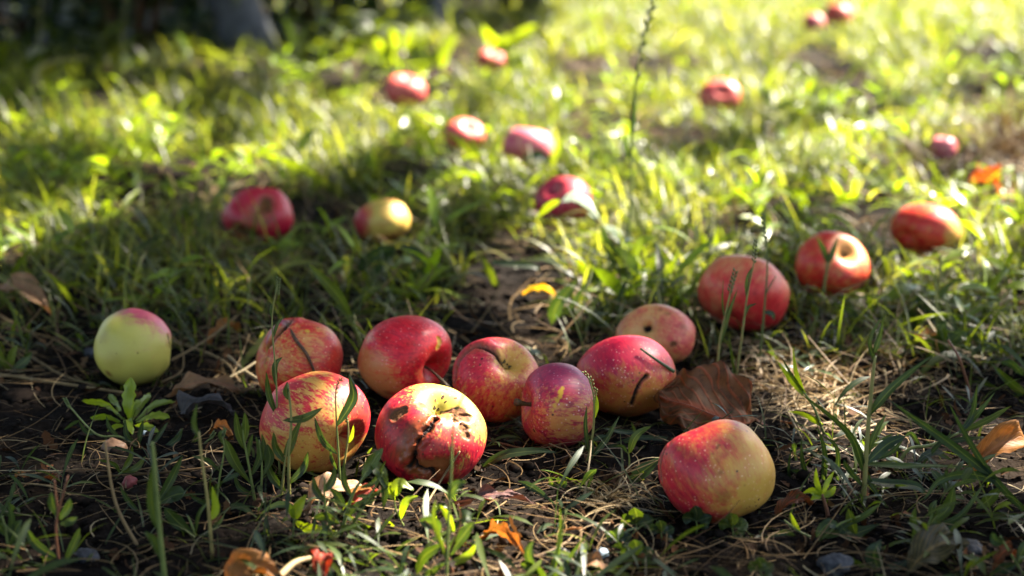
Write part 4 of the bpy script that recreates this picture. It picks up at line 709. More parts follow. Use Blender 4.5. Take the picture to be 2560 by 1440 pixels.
plant('seed_grass_plant', 'thin dark stalk over the right side of the rosy apple', (1898, 905), [([(1898, 905), (1912, 760), (1918, 650), (1908, 545)], 3, 1.6), ([(1912, 740), (1928, 710), (1940, 690)], 2, 1)], [([(1912, 780), (1930, 785), (1936, 800)], 14, .4, 'ovate', .1)], heads=[([(1914, 600), (1906, 540)], 13, .35)], stemr=.2, cat='grass', group='grass stalks before the rosy apple')
plant('v_leaf_weed', 'upright weed with two v shaped tip leaves before a red apple', (2050, 775), [([(2050, 775), (2060, 720), (2070, 655)], 5, 3.4)], [([(2070, 660), (2060, 625), (2043, 594)], 15, .3, 'lance', .1), ([(2070, 660), (2082, 630), (2096, 592)], 15, .3, 'lance', .15)], stemr=.6)
plant('seed_grass_plant', 'very tall dark seed stalk rising to the top edge', (1566, 665), [([(1566, 665), (1578, 480), (1580, 330), (1596, 150), (1632, 12)], 4.2, 2)], [([(1580, 400), (1566, 370), (1562, 335)], 14, .3, 'lance', .1), ([(1578, 350), (1584, 290), (1588, 225)], 14, .2, 'lance', .1)], heads=[([(1592, 200), (1610, 90), (1632, 15)], 20, .1)], stemr=.3, cat='grass')
plant('seed_grass_plant', 'thin pale seed stalk in the dim grass right of centre', (1965, 545), [([(1965, 545), (1985, 450), (2010, 350)], 3, 1.6)], heads=[([(1995, 410), (2012, 345)], 14, .3)], stemr=.6, cat='grass')
plant('strap_leaf_weed', 'tall weed with long strap leaves at right foreground', (2158, 1262), [([(2158, 1262), (2168, 1100), (2180, 960), (2188, 890)], 6.5, 3.2)],
      [([(2170, 1040), (2240, 960), (2345, 878)], 24, .4, 'blade', .2), ([(2188, 905), (2175, 850), (2208, 785)], 12, .2, 'blade', .3), ([(2186, 880), (2200, 840), (2212, 782)], 14, .3, 'blade', .35), ([(2165, 1160), (2220, 1110), (2265, 1090)], 28, .3, 'lance', .05), ([(2160, 1175), (2120, 1080), (1990, 975)], 22, .45, 'blade', .3), ([(2165, 1160), (2250, 1165), (2310, 1164), (2450, 1168)], 17, .5, 'blade', .5), ([(2165, 1150), (2185, 1090), (2215, 1035)], 15, .3, 'lance', .4), ([(2160, 1200), (2220, 1210), (2290, 1215), (2318, 1240)], 24, .5, 'lance', .2), ([(2160, 1180), (2190, 1230), (2240, 1300)], 12, .4, 'blade', .2), ([(2160, 1220), (2120, 1170), (2110, 1150)], 14, .4, 'lance', .2), ([(2185, 1150), (2230, 1130), (2262, 1092)], 12, .3, 'lance', .2)], stemr=.72)
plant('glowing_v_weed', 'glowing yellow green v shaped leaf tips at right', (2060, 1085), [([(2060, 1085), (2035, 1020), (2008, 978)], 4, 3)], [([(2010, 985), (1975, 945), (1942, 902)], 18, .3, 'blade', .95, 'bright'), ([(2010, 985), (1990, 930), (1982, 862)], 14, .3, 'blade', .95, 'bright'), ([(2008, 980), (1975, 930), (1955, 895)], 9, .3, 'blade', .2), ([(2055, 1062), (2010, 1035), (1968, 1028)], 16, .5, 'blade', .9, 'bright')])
plant('finger_leaf_weed', 'weed fanning three finger leaves near the right edge', (2235, 1185), [([(2235, 1185), (2270, 1125), (2330, 1112), (2398, 1082)], 5, 3)], [([(2395, 1085), (2430, 1040), (2444, 960)], 14, .3, 'lance', .3), ([(2398, 1082), (2440, 1040), (2488, 980)], 14, .3, 'lance', .3), ([(2398, 1084), (2470, 1050), (2528, 1015)], 16, .4, 'lance', .6), ([(2350, 1108), (2400, 1100), (2465, 1092)], 14, .5, 'lance', .25), ([(2300, 1115), (2280, 1085), (2262, 1090)], 12, .4, 'lance', .1), ([(2330, 1115), (2350, 1135), (2378, 1150)], 13, .4, 'lance', .4)], stemr=.6)
plant('long_strap_grass_plant', 'long dark strap blades crossing at the right edge', (2575, 1300), [], [([(2575, 1290), (2480, 1190), (2410, 1080), (2370, 1002)], 18, .35, 'blade', .12), ([(2480, 1192), (2390, 1120), (2300, 1055), (2226, 1002)], 24, .4, 'blade', .08), ([(2575, 1290), (2470, 1285), (2390, 1290)], 12, .5, 'blade', .35), ([(2490, 1200), (2420, 1185), (2350, 1200), (2310, 1250)], 24, .5, 'blade', .15), ([(2500, 1215), (2470, 1250), (2440, 1270)], 30, .4, 'lance', .6)], cat='grass')
plant('upright_lance_weed', 'upright weed with lance leaves under the strap leaf weed', (2310, 1335), [([(2310, 1335), (2330, 1290), (2340, 1260)], 3.5, 2)], [([(2325, 1310), (2370, 1270), (2385, 1215)], 30, .3, 'lance', .55), ([(2330, 1300), (2330, 1270), (2342, 1250)], 16, .3, 'lance', .4), ([(2320, 1320), (2400, 1290), (2460, 1210)], 14, .3, 'lance', .4), ([(2315, 1325), (2370, 1330), (2395, 1295)], 26, .4, 'lance', .1), ([(2300, 1335), (2282, 1300), (2290, 1265)], 18, .3, 'blade', .55), ([(2290, 1440, -.03), (2286, 1350, -.03), (2290, 1270, -.03)], 17, .3, 'blade', .45), ([(2312, 1330), (2360, 1345), (2400, 1340)], 14, .4, 'lance', .6)])
plant('sunlit_sprig', 'little sunlit sprig on brown stem right of the front apple', (2072, 1305), [([(2072, 1305), (2066, 1270), (2055, 1235)], 6, 3.4)], [([(2055, 1238), (2042, 1205), (2040, 1170)], 13, .3, 'lance', .9, 'bright'), ([(2056, 1236), (2070, 1205), (2086, 1178)], 13, .3, 'lance', .9, 'bright'), ([(2055, 1240), (2030, 1225), (2008, 1232)], 20, .5, 'ovate', .9, 'bright'), ([(2057, 1240), (2078, 1232), (2090, 1215)], 18, .4, 'ovate', .9, 'bright'), ([(2054, 1242), (2040, 1240), (2026, 1250)], 16, .5, 'ovate', .7, 'bright')], stemr=1.0)
plant('low_bright_weed', 'low bright weed spreading right of the front apple', (2050, 1352), [([(2050, 1352), (2000, 1330), (1960, 1300)], 3.5, 2), ([(2050, 1350), (2100, 1310), (2150, 1290)], 3.5, 2)], [([(2000, 1330), (1985, 1305), (1975, 1280)], 12, .3, 'lance', .9, 'bright'), ([(2040, 1345), (2070, 1310), (2100, 1320)], 28, .4, 'ovate', .3), ([(2060, 1345), (2110, 1330), (2160, 1340)], 20, .5, 'lance', .5), ([(2100, 1312), (2130, 1335), (2200, 1310)], 34, .4, 'lance', .3), ([(2030, 1350), (1990, 1370), (1960, 1365)], 24, .5, 'lance', .15), ([(2140, 1340), (2128, 1300), (2120, 1270)], 24, .3, 'lance', .55), ([(2050, 1350), (2075, 1385), (2060, 1410)], 22, .4, 'ovate', .1), ([(2100, 1320), (2160, 1290), (2200, 1260)], 16, .4, 'lance', .5), ([(1990, 1340), (1960, 1330), (1910, 1345)], 16, .5, 'lance', .15), ([(2050, 1352), (2010, 1400), (1990, 1420)], 20, .4, 'obl', .3)])
plant('oval_leaf_weed', 'round bluish leaf weed at the bottom right', (2200, 1425), [], [([(2195, 1420), (2185, 1385), (2200, 1350)], 40, .4, 'ovate', .1), ([(2198, 1425), (2150, 1410), (2110, 1390)], 26, .5, 'tooth', .5), ([(2205, 1425), (2240, 1420), (2270, 1400)], 26, .5, 'ovate', .1)])
plant('small_weed', 'blurred sprig in the bottom right corner', (2560, 1440), [([(2560, 1440), (2530, 1390), (2500, 1340)], 4, 2.5)], [([(2510, 1355), (2490, 1350), (2480, 1330)], 26, .5, 'ovate', .1), ([(2540, 1410), (2510, 1420), (2470, 1440)], 26, .4, 'lance', .1), ([(2545, 1410), (2560, 1370), (2580, 1350)], 22, .4, 'lance', .3)])
plant('small_strap_weed', 'narrow leaf cluster rising beside the brown leaf stalk', (2018, 1200), [], [([(2018, 1195), (2006, 1150), (2003, 1095)], 14, .3, 'blade', .2), ([(2022, 1195), (1998, 1180), (1975, 1175)], 14, .4, 'lance', .2), ([(2095, 1200), (2092, 1120), (2050, 1085)], 13, .3, 'blade', .15), ([(1975, 1215), (1972, 1170), (1978, 1120)], 9, .3, 'blade', .1), ([(2060, 1200), (2062, 1130), (2042, 1060)], 16, .3, 'blade', .2)], cat='grass')
plant('bending_weed', 'bending pale stalk with drooping leaf in the right grass', (2298, 828), [([(2298, 828), (2335, 760), (2350, 690), (2352, 640)], 5, 3)], [([(2335, 760), (2370, 715), (2420, 690)], 16, .3, 'blade', .5), ([(2318, 800), (2310, 770), (2290, 740)], 22, .3, 'lance', .05), ([(2300, 820), (2280, 790), (2275, 770)], 20, .3, 'lance', .2)], stemr=.7)
plant('wild_grass_plant', 'broad green blade near the right edge above the straw', (2560, 985), [], [([(2560, 985), (2520, 950), (2478, 908)], 24, .3, 'blade', .5), ([(2560, 940), (2530, 910), (2500, 905)], 20, .5, 'lance', .1), ([(2550, 990), (2440, 1000), (2400, 1010)], 14, .4, 'blade', .3)], cat='grass')
plant('round_leaf_patch', 'olive round leaved weed patch below the right edge apple', (2370, 905), [([(2370, 905), (2360, 860), (2352, 820)], 4, 2.4)], [([(2365, 880), (2340, 850), (2310, 850)], 32, .5, 'ovate', .45), ([(2365, 870), (2400, 840), (2420, 845)], 34, .5, 'ovate', .5), ([(2360, 850), (2355, 820), (2370, 800)], 30, .5, 'ovate', .5), ([(2370, 890), (2410, 880), (2440, 895)], 36, .5, 'ovate', .45), ([(2365, 895), (2335, 890), (2310, 905)], 34, .5, 'ovate', .4), ([(2370, 905), (2460, 870), (2510, 870)], 40, .5, 'tooth', .5)])
# --- far
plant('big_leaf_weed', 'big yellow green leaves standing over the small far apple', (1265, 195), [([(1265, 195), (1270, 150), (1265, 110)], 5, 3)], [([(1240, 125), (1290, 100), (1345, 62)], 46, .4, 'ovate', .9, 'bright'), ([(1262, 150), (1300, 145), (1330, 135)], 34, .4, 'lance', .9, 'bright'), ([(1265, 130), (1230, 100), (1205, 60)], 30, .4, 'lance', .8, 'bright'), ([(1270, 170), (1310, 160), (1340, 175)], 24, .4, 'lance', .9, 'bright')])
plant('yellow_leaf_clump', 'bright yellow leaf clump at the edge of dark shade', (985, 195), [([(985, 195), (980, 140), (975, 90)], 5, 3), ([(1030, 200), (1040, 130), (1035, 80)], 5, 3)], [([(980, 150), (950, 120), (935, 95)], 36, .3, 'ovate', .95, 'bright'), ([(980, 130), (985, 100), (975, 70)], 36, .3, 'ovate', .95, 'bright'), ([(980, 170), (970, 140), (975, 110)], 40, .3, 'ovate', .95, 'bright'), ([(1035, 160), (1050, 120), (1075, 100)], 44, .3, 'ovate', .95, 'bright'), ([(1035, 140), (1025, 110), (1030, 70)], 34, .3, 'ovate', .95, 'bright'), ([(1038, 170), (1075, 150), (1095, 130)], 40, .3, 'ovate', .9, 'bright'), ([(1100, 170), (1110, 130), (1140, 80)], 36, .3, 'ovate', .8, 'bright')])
plant('dry_grass_plant', 'bent dry grass stalk in the upper left', (75, 300), [([(75, 300), (90, 190), (130, 155), (215, 145)], 5, 3)], stemr=.8, cat='grass')
plant('thin_grass_plant', 'upright thin stalk against the dark upper left', (312, 200), [([(312, 200), (306, 100), (318, -20)], 1.6, 1.2)], stemr=.7, cat='grass')
plant('leaning_grass_plant', 'thin leaning pale stalk in the left grass', (105, 420), [([(105, 420), (150, 340), (165, 260), (150, 225)], 4.5, 3)], stemr=.65, cat='grass')
plant('pale_grass_plant', 'vague upright stalk at the upper left corner', (95, 230), [([(95, 230), (100, 80), (105, -20)], 1.5, 1.2)], stemr=.6, cat='grass')
plant('oval_leaf_weed', 'pale oval sunlit leaf in the left background grass', (390, 320), [([(390, 320), (386, 300), (384, 290)], 4, 3)], [([(384, 306), (376, 275), (382, 232)], 62, .3, 'ovate', .95, 'bright'), ([(392, 310), (415, 290), (425, 330)], 20, .4, 'blade', .3)], rnd=.9)
plant('yellow_weed', 'small glowing yellow leaf in the left background', (645, 362), [([(645, 362), (642, 345)], 4, 3)], [([(625, 335), (645, 328), (668, 330)], 36, .4, 'ovate', 1.0, 'bright')])
plant('pale_grass_plant', 'long pale blade arching between two middle distance apples', (830, 470), [], [([(830, 470), (770, 430), (690, 395), (650, 385)], 26, .5, 'blade', .75, 'bright'), ([(750, 375), (770, 340), (800, 322)], 30, .5, 'blade', .5)], cat='grass')
plant('sunlit_grass_plant', 'sunlit grass clump between the two pink apples', (1215, 432), [], [([(1210, 430), (1235, 380), (1260, 320)], 26, .3, 'blade', .9, 'bright'), ([(1205, 430), (1190, 380), (1175, 340)], 22, .3, 'blade', .8, 'bright'), ([(1200, 432), (1160, 360), (1090, 320)], 22, .5, 'blade', .8, 'bright'), ([(1085, 385), (1070, 340), (1025, 290)], 22, .4, 'blade', .8, 'bright'), ([(1215, 432), (1270, 400), (1310, 415)], 26, .5, 'blade', .8, 'bright'), ([(1380, 420), (1400, 370), (1420, 335)], 30, .4, 'blade', .9, 'bright'), ([(1420, 335), (1460, 360), (1500, 400)], 22, .4, 'blade', .7, 'bright'), ([(1310, 400), (1340, 392), (1376, 400)], 34, .6, 'lance', .0)], cat='grass')

# --- dead leaves
def dead_mat(name, c1, c2, rib, tr=0.2, blot=0.35):
    return leaf_mat(name, [(0, c1), (1, c2)], (1.6, 1.1, 0.6), tr, 0.58, 0.22, dim=0.8, veins=0.5, midrib=0.85, midcol=rib, blotch=blot, blotchcol=tuple(x * .25 for x in c1))
DM = dict(brown=dead_mat('dead_leaf_brown', (0.075, 0.028, 0.011), (0.17, 0.068, 0.022), (0.3, 0.06, 0.02), .35, .6), orange=dead_mat('dead_leaf_orange', (0.22, 0.085, 0.02), (0.33, 0.14, 0.03), (0.26, 0.11, 0.04), .3),
          red=dead_mat('dead_leaf_red', (0.16, 0.012, 0.008), (0.26, 0.03, 0.012), (0.25, 0.06, 0.02), .3), grey=dead_mat('dead_leaf_grey', (0.035, 0.032, 0.034), (0.075, 0.065, 0.066), (0.08, 0.06, 0.05), .05),
          pale=dead_mat('dead_leaf_pale', (0.3, 0.2, 0.11), (0.45, 0.3, 0.18), (0.3, 0.1, 0.05), .25), ember=dead_mat('dead_leaf_ember', (0.2, 0.035, 0.01), (0.3, 0.075, 0.012), (0.3, 0.12, 0.03), .35, .5), yellow=dead_mat('dead_leaf_yellow', (0.5, 0.36, 0.02), (0.55, 0.4, 0.03), (0.5, 0.3, 0.03), .35, .1),
          olive=dead_mat('dead_leaf_olive', (0.022, 0.018, 0.006), (0.05, 0.04, 0.01), (0.14, 0.09, 0.03), .1), plum=dead_mat('dead_leaf_plum', (0.06, 0.03, 0.026), (0.12, 0.055, 0.05), (0.14, 0.05, 0.04), .1), tan=dead_mat('dead_leaf_tan', (0.17, 0.1, 0.05), (0.3, 0.17, 0.085), (0.24, 0.1, 0.05), .2))
def dead_leaf(label, base, tip, wpx, mat, tilt=0.2, cup=0.3, bow=0.01, z=(0.006, 0.010), jag=0.3, stalk=18, prof='leaf', seed=1, name='dead_leaf', rnd=.5, ratio=1.0):
    b = gp(*base, z[0]); t = gp(*tip, z[1]); mpp = np.linalg.norm(b - CAM) / FPX
    d = nrm(t - b); perp = np.array([-d[1], d[0], 0]); side = perp * math.cos(tilt) + np.array([0, 0, 1.0]) * math.sin(tilt)
    u = np.linspace(0, 1, 22)[:, None]; C = b + (t - b) * u + np.array([0, 0, 1.0]) * (bow * 4 * u * (1 - u))
    hw = wpx / 2 * mpp
    V, F, ts = surf_leaf(C, np.tile(side, (22, 1)), hw, hw * ratio, cup, hw * 0.9, seed, 6, prof, 0, jag * 1.3)
    zg = ground_z(V[:, 0], V[:, 1]); V[:, 2] = np.maximum(V[:, 2], zg + 0.0015)
    o = obj(name, mesh('dead_leaf', V - b, F, DM[mat], True, {'rnd': np.full(len(V), rnd), 'ts': ts}), None, b, label, 'dead leaf')
    if stalk:
        L = stalk * mpp; P = spline([[0, 0, 0], -d * L * .5 + [0, 0, .002], -d * L + perp * L * .3 - [0, 0, .002]], 6)
        tube_obj('leaf_stalk', P, .9 * mpp * 1.6, .9 * mpp * 1.3, M['twig'], o)
    return o
def big_brown_leaf():
    Yb = AI['A8']['c'][1]
    pts = [atY(1905, 1082, Yb - .035), atY(1850, 1062, Yb - .045), atY(1785, 1038, Yb - .05), atY(1720, 1012, Yb - .048), atY(1672, 1000, Yb - .044), atY(1640, 985, Yb - .042)]
    C = spline(pts, 40); T = nrm(np.gradient(C, axis=0)); mpp = np.linalg.norm(C[0] - CAM) / FPX; view = nrm(C - CAM); sp = nrm(np.cross(T, view))
    if sp[0][2] < 0: sp = -sp
    S = sp * 0.93 + view * 0.36
    V, F, ts = surf_leaf(C, S, 105 * mpp, 180 * mpp, 0.2, 0.032, 5, 12, 'ovate', 0, .3)
    zg = ground_z(V[:, 0], V[:, 1]); V[:, 2] = np.maximum(V[:, 2], zg + 0.001)
    b = C[0].copy()
    o = obj('dead_leaf', mesh('dead_leaf', V - b, F, DM['brown'], True, {'rnd': np.full(len(V), .75), 'ts': ts}), None, b, 'big brown curled leaf propped between crimson and front apples', 'dead leaf')
    tube_obj('leaf_stalk', spline([b, atY(1960, 1100, Yb - .03), atY(2020, 1150, Yb - .05), atY(2075, 1185, Yb - .07)], 10), 1.6 * mpp * 1.5, 1.4 * mpp * 1.3, M['twig'], o, b)
    vr = C - view * 0.0012
    tube_obj('midrib', vr[:37], 1.7 * mpp * 1.4, .5 * mpp, simple('leaf_midrib', (0.16, 0.04, 0.02), (0.24, 0.07, 0.03), 200, .6), o, b, n=5)
big_brown_leaf()
for a in (('orange brown dead leaf at the left edge behind the lone apple', (-20, 735), (128, 790), 70, 'tan', .5, .3, .02, (.02, .008), .2),
          ('tan curled dead leaf right of the toothed rosette', (410, 1000), (602, 978), 60, 'tan', .5, .5, .012, (.006, .01), .35),
          ('shrivelled grey dead leaf below the tan curled leaf', (440, 1050), (590, 1040), 80, 'grey', .5, .8, .014, (.004, .008), .5),
          ('small rusty dead leaf behind the lone apple at right', (520, 862), (600, 830), 46, 'orange', .4, .8, .012, (.006, .008), .5),
          ('sunlit pale dead leaf under the striped apple', (760, 1278), (930, 1240), 84, 'pale', .35, .3, .012, (.006, .012), .25),
          ('crimson scrap of leaf beside the sunlit pale leaf', (868, 1276), (945, 1226), 40, 'red', .6, .5, .006, (.008, .016), .4),
          ('orange dead leaf cut by the bottom edge at left', (560, 1490), (705, 1462), 110, 'orange', .6, .5, .016, (.006, .01), .3),
          ('deep red dead leaf at the bottom edge below the weeds', (805, 1455), (800, 1395), 60, 'red', .5, .4, .01, (.01, .02), .2),
          ('plum brown lobed dead leaf on bare soil below the rotting apple', (1130, 1275), (1340, 1262), 76, 'plum', .4, .5, .010, (.004, .006), .6),
          ('sunlit orange crumpled leaf at bottom centre', (1195, 1360), (1310, 1392), 56, 'orange', .4, .8, .012, (.006, .008), .6),
          ('rust brown leaf folded at the right edge', (2425, 1180), (2600, 1130), 90, 'orange', .7, .4, .016, (.010, .016), .25),
          ('dark olive dead leaf at the bottom right', (2265, 1440), (2410, 1375), 96, 'olive', .4, .3, .012, (.006, .010), .2),
          ('crumpled brown scrap in the bottom right corner', (2480, 1425), (2545, 1400), 50, 'brown', .4, .8, .01, (.006, .008), .4),
          ('glowing orange red leaf in the dim right background', (2530, 512), (2425, 452), 105, 'ember', .6, .5, .012, (.012, .03), .35),
          ('yellow fallen leaf behind the split red apple', (1390, 748), (1308, 738), 40, 'yellow', .6, .3, .01, (.012, .014), .1),
          ('orange leaf glowing in the dark upper left', (455, 30), (415, 25), 50, 'orange', .9, .3, .05, (.10, .12), .1),
          ('brown leaf piece at the bottom edge left of the pale pebble', (1450, 1440), (1520, 1430), 60, 'tan', .3, .4, .008, (.004, .006), .3),
          ('reddish dead scrap below the shrivelled grey leaf', (525, 1085), (585, 1100), 44, 'orange', .4, .7, .008, (.004, .006), .5),
          ('small rust scrap on black soil at far left', (30, 1205), (70, 1195), 30, 'orange', .4, .5, .004, (.004, .006), .4),
          ('brown torn scrap left of the red wizened fruitlet', (85, 1210), (160, 1205), 34, 'brown', .4, .6, .004, (.004, .006), .5),
          ('tan scrap half buried in the straw at right', (2290, 860), (2370, 880), 60, 'tan', .4, .4, .01, (.004, .008), .3),
          ('dark brown leaf under the sunlit sprig at right', (1940, 1290), (2030, 1262), 50, 'brown', .4, .4, .008, (.004, .008), .3)):
    dead_leaf(a[0], a[1], a[2], a[3], a[4], a[5], a[6], a[7], a[8], a[9], seed=abs(hash(a[1])) % 50)

# --- twigs, loose stalks
def twig(label, pts, r0, r1, mat='twig', name='twig', zoff=0.0, rnd=.7, cat='twig'):
    P = spline(pts, 16); b = P[0].copy()
    return tube_obj(name, P, r0, r1, M[mat], None, b, rnd, loc=b, label=label, cat=cat)
def on_apple(k, px, py, off=0.0015):
    a = AI[k]; cx, cy, rx, ry = a['px']; u, v = (px - cx) / rx, -(py - cy) / ry; rt, up, tw = apple_frame(k)
    q = u * u + v * v
    wz = math.sqrt(max(0.0, 1 - q)) if q < 1 else 0
    rm = (a['rx'] + a['ry']) / 2
    return a['c'] + rt * u * a['rx'] + up * v * a['ry'] + tw * (wz * rm + off)
twig('brown twig lying across the split orange apple', [on_apple('A2', 724, 812, .004), on_apple('A2', 742, 850, .003), on_apple('A2', 768, 890, .003), on_apple('A2', 785, 935, .003)], .0017, .0012)
twig('dark green spike hanging over the crimson apple', [on_apple('A8', 1598, 872, .004), on_apple('A8', 1640, 900, .003), on_apple('A8', 1682, 926, .006)], .0009, .0015, 'stem', rnd=.05)
def gz(px, py, z): return gp(px, py, z)
for lab, pts, r0, r1, rn in (('tall grey straw leaning over the lower left soil', [atY(355, 1385, gp(355, 1385)[1]), atY(290, 1260, gp(355, 1385)[1] + .01), atY(262, 1105, gp(355, 1385)[1] + .02)], .0013, .0008, .7),
                             ('long rusty stem lying across the lower left soil', [gz(245, 1192, .006), gz(420, 1180, .009), gz(592, 1158, .008)], .0009, .0007, .35),
                             ('thin straw crossing black soil at far left', [gz(-10, 1205, .004), gz(120, 1215, .008), gz(190, 1245, .004)], .0007, .0006, .8),
                             ('pale straw from the left edge to the toothed rosette', [gz(-10, 935, .006), gz(130, 955, .01), gz(330, 985, .006)], .0016, .0011, .75),
                             ('second straw under the lone yellow apple', [gz(60, 880, .006), gz(150, 935, .008), gz(240, 965, .006)], .0013, .001, .7),
                             ('bright bent straw left of the split orange apple', [gz(435, 852, .01), gz(555, 900, .012), gz(600, 955, .006)], .0014, .001, .8),
                             ('sunlit crossed straw beside the split orange apple', [gz(550, 955, .006), gz(600, 930, .01), gz(640, 905, .014)], .0013, .0011, 1.0),
                             ('sunlit flat straw touching the split orange apple', [gz(570, 890, .01), gz(610, 925, .01), gz(640, 945, .008)], .0015, .0012, 1.0),
                             ('pale peeling twig at the bottom edge', [gz(690, 1450, .01), gz(735, 1408, .014), gz(775, 1395, .012)], .0026, .0018, .85),
                             ('curled dry tendril around the lone yellow apple', [gz(405, 955, .004), gz(455, 925, .006), gz(452, 865, .02), gz(415, 830, .03)], .0009, .0007, .7),
                             ('straw leaning against the rotting apple', [gz(1065, 1262, .002), on_apple('A6', 1105, 1190, .006), on_apple('A6', 1146, 1128, .004)], .0009, .0007, .8),
                             ('reddish straw under the purple apple', [gz(1215, 1100, .006), gz(1300, 1120, .008), gz(1345, 1135, .006)], .0008, .0006, .6),
                             ('thin straw right of the brown leaf stalk', [gz(1965, 1022, .008), gz(1990, 1070, .02), gz(2020, 1125, .004)], .001, .0008, .85),
                             ('long pale straw right of the front apple', [gz(2015, 1140, .006), gz(2080, 1100, .012), gz(2190, 1060, .014)], .001, .0008, .8),
                             ('straw stem beside the glowing leaf tips', [gz(1900, 1060, .006), gz(1920, 1010, .02), gz(1935, 985, .03)], .0007, .0004, .5)):
    twig(lab, pts, r0, r1, 'straw', 'dry_twig', 0, rn, 'straw')
twig('purple red stalk arching in the right grass', [gp(2430, 1000), gp(2400, 900, .04), gp(2370, 850, .055)], .0013, .001, 'stem', 'bare_weed', rnd=1.0, cat='stalk')
# --- dry tufts
def tuft(label, px, py, n, L, W, el, bend, curl, rnd, spread, mat='straw', name='dry_grass_tuft', kind=None):
    b = gp(px, py); P = np.zeros((n, 3)); P[:, :2] = rng.normal(0, spread, (n, 2)); U = lambda a, c: a + (c - a) * rng.random(n)
    V, F, r_, t_, C = ribbons(P, U(0, 6.283), U(*el), U(*bend), U(*L), U(*W), U(-1, 1), 'straw', 10, np.clip(rng.normal(rnd, .2, n), 0, 1), 0, U(*curl))
    ok = clear_of_apples(C + b, 0, 1.0); K = int(ok.sum()); V = V.reshape(n, 22, 3)[ok].reshape(-1, 3); V[:, 2] = np.maximum(V[:, 2], ground_z(V[:, 0] + b[0], V[:, 1] + b[1]) - b[2] + .001)
    F = (F[:len(F) // n][None] + (np.arange(K) * 22)[:, None, None]).reshape(-1, 4)
    obj(name, mesh(name, V, F, M[mat], True, {'rnd': r_.reshape(n, 22)[ok].ravel(), 'ts': t_.reshape(n, 22, 3)[ok].reshape(-1, 3)}), None, b, label, 'dry grass', None, kind)
tuft('curly dry grass tuft left of the front yellow red apple', 1525, 1262, 95, (.02, .06), (.0009, .002), (.3, 1.4), (-3.2, -.6), (-2.5, 2.5), .8, .007)
tuft('tangled tan straw tuft right of the brown leaf', 2090, 965, 120, (.03, .085), (.001, .002), (-.05, .6), (-.9, -.1), (-1.2, 1.2), .65, .035, kind='stuff')
tuft('flattened straw tuft below the glowing leaf tips', 2010, 1015, 90, (.03, .08), (.001, .002), (-.05, .5), (-.8, -.1), (-1.2, 1.2), .7, .03, kind='stuff')
tuft('brown dry grass clump in the right background', 2340, 455, 260, (.06, .15), (.002, .004), (.5, 1.5), (-1.6, -.2), (-.8, .8), .25, .05)
tuft('reddish dry clump near the right edge', 2530, 385, 200, (.06, .16), (.002, .004), (.6, 1.5), (-1.2, -.1), (-.6, .6), .3, .04)
tuft('dim dry grass tuft left of the dark red apple', 470, 662, 150, (.03, .08), (.0012, .0024), (.2, 1.3), (-2, -.3), (-1.5, 1.5), .5, .04, kind='stuff')
tuft('dry grass tuft right below the dark red apple', 640, 690, 150, (.03, .09), (.0012, .0024), (.2, 1.4), (-2, -.3), (-1.5, 1.5), .55, .045, kind='stuff')
tuft('dry grass fringe at the base of the rosy apple', 1870, 880, 160, (.025, .07), (.001, .002), (.1, 1.2), (-1.8, -.3), (-1.2, 1.2), .6, .045, kind='stuff')
# --- stones
def stone(label, px, py, wpx, hpx, mat, seed, name='stone'):
    a = np.linspace(0, math.pi, 14); b = np.arange(22) * 2 * math.pi / 22; A, Bm = np.meshgrid(a, b, indexing='ij')
    D = np.stack([np.sin(A) * np.cos(Bm), np.sin(A) * np.sin(Bm), np.cos(A)], -1); r = .65 + .8 * fbm(D * 1.9 + seed, seed, 4)
    c = gp(px, py); mpp = np.linalg.norm(c - CAM) / FPX
    V = D * r[..., None] * np.array([wpx / 2, wpx / 2.4, hpx / 1.8]) * mpp
    id_ = np.arange(14 * 22).reshape(14, 22); nx_ = np.roll(id_, -1, 1); F = np.stack([id_[:-1], id_[1:], nx_[1:], nx_[:-1]], -1).reshape(-1, 4)
    c[2] = hpx / 2.6 * mpp
    return obj(name, mesh(name, V.reshape(-1, 3), F, M[mat], True), None, c, label, 'stone')
for s in (('pale blue pebble near the bottom centre right', 1502, 1396, 42, 26, 'pale_stone', 3, 'pebble'), ('dark grey stone beside the pale blue pebble', 1450, 1408, 44, 34, 'grey_stone', 5), ('striped dark stone at the bottom edge', 2088, 1428, 78, 46, 'grey_stone', 8),
          ('grey stone in the bottom left weeds', 212, 1405, 60, 34, 'grey_stone', 11), ('small bluish stone left of the lone apple', 230, 892, 36, 24, 'grey_stone', 14), ('flat dark stone at the left edge below the straw', 52, 1000, 80, 28, 'crumb', 17), ('grey stone under the plants at the bottom right', 2420, 1385, 60, 36, 'grey_stone', 21), ('small white pebble in the trailing weed', 361, 1090, 20, 14, 'pale_stone', 23, 'pebble'),
          ('dark clod stone below the curly straw tuft', 1487, 1330, 36, 24, 'grey_stone', 27), ('grey pebble below the grey dead leaf', 1400, 1392, 46, 22, 'grey_stone', 31, 'pebble')):
    stone(*s)
r_ = stone('wizened red fruitlet with stalk on lower left soil', 326, 1222, 34, 34, 'brown_husk', 41, 'fruitlet'); r_['category'] = 'fruit'; r_.data.materials[0] = simple('fruitlet_skin', (0.12, 0.02, 0.02), (0.28, 0.06, 0.05), 300, .5, .8, .001)
tube_obj('stalk', spline([[.004, 0, .001], [.01, -.001, .003], [.016, -.003, .004]], 6), .0009, .0008, M['stalk'], r_)
r_ = stone('brown ridged husk under the trailing weed', 285, 1142, 64, 44, 'brown_husk', 45, 'seed_husk'); r_['category'] = 'husk'

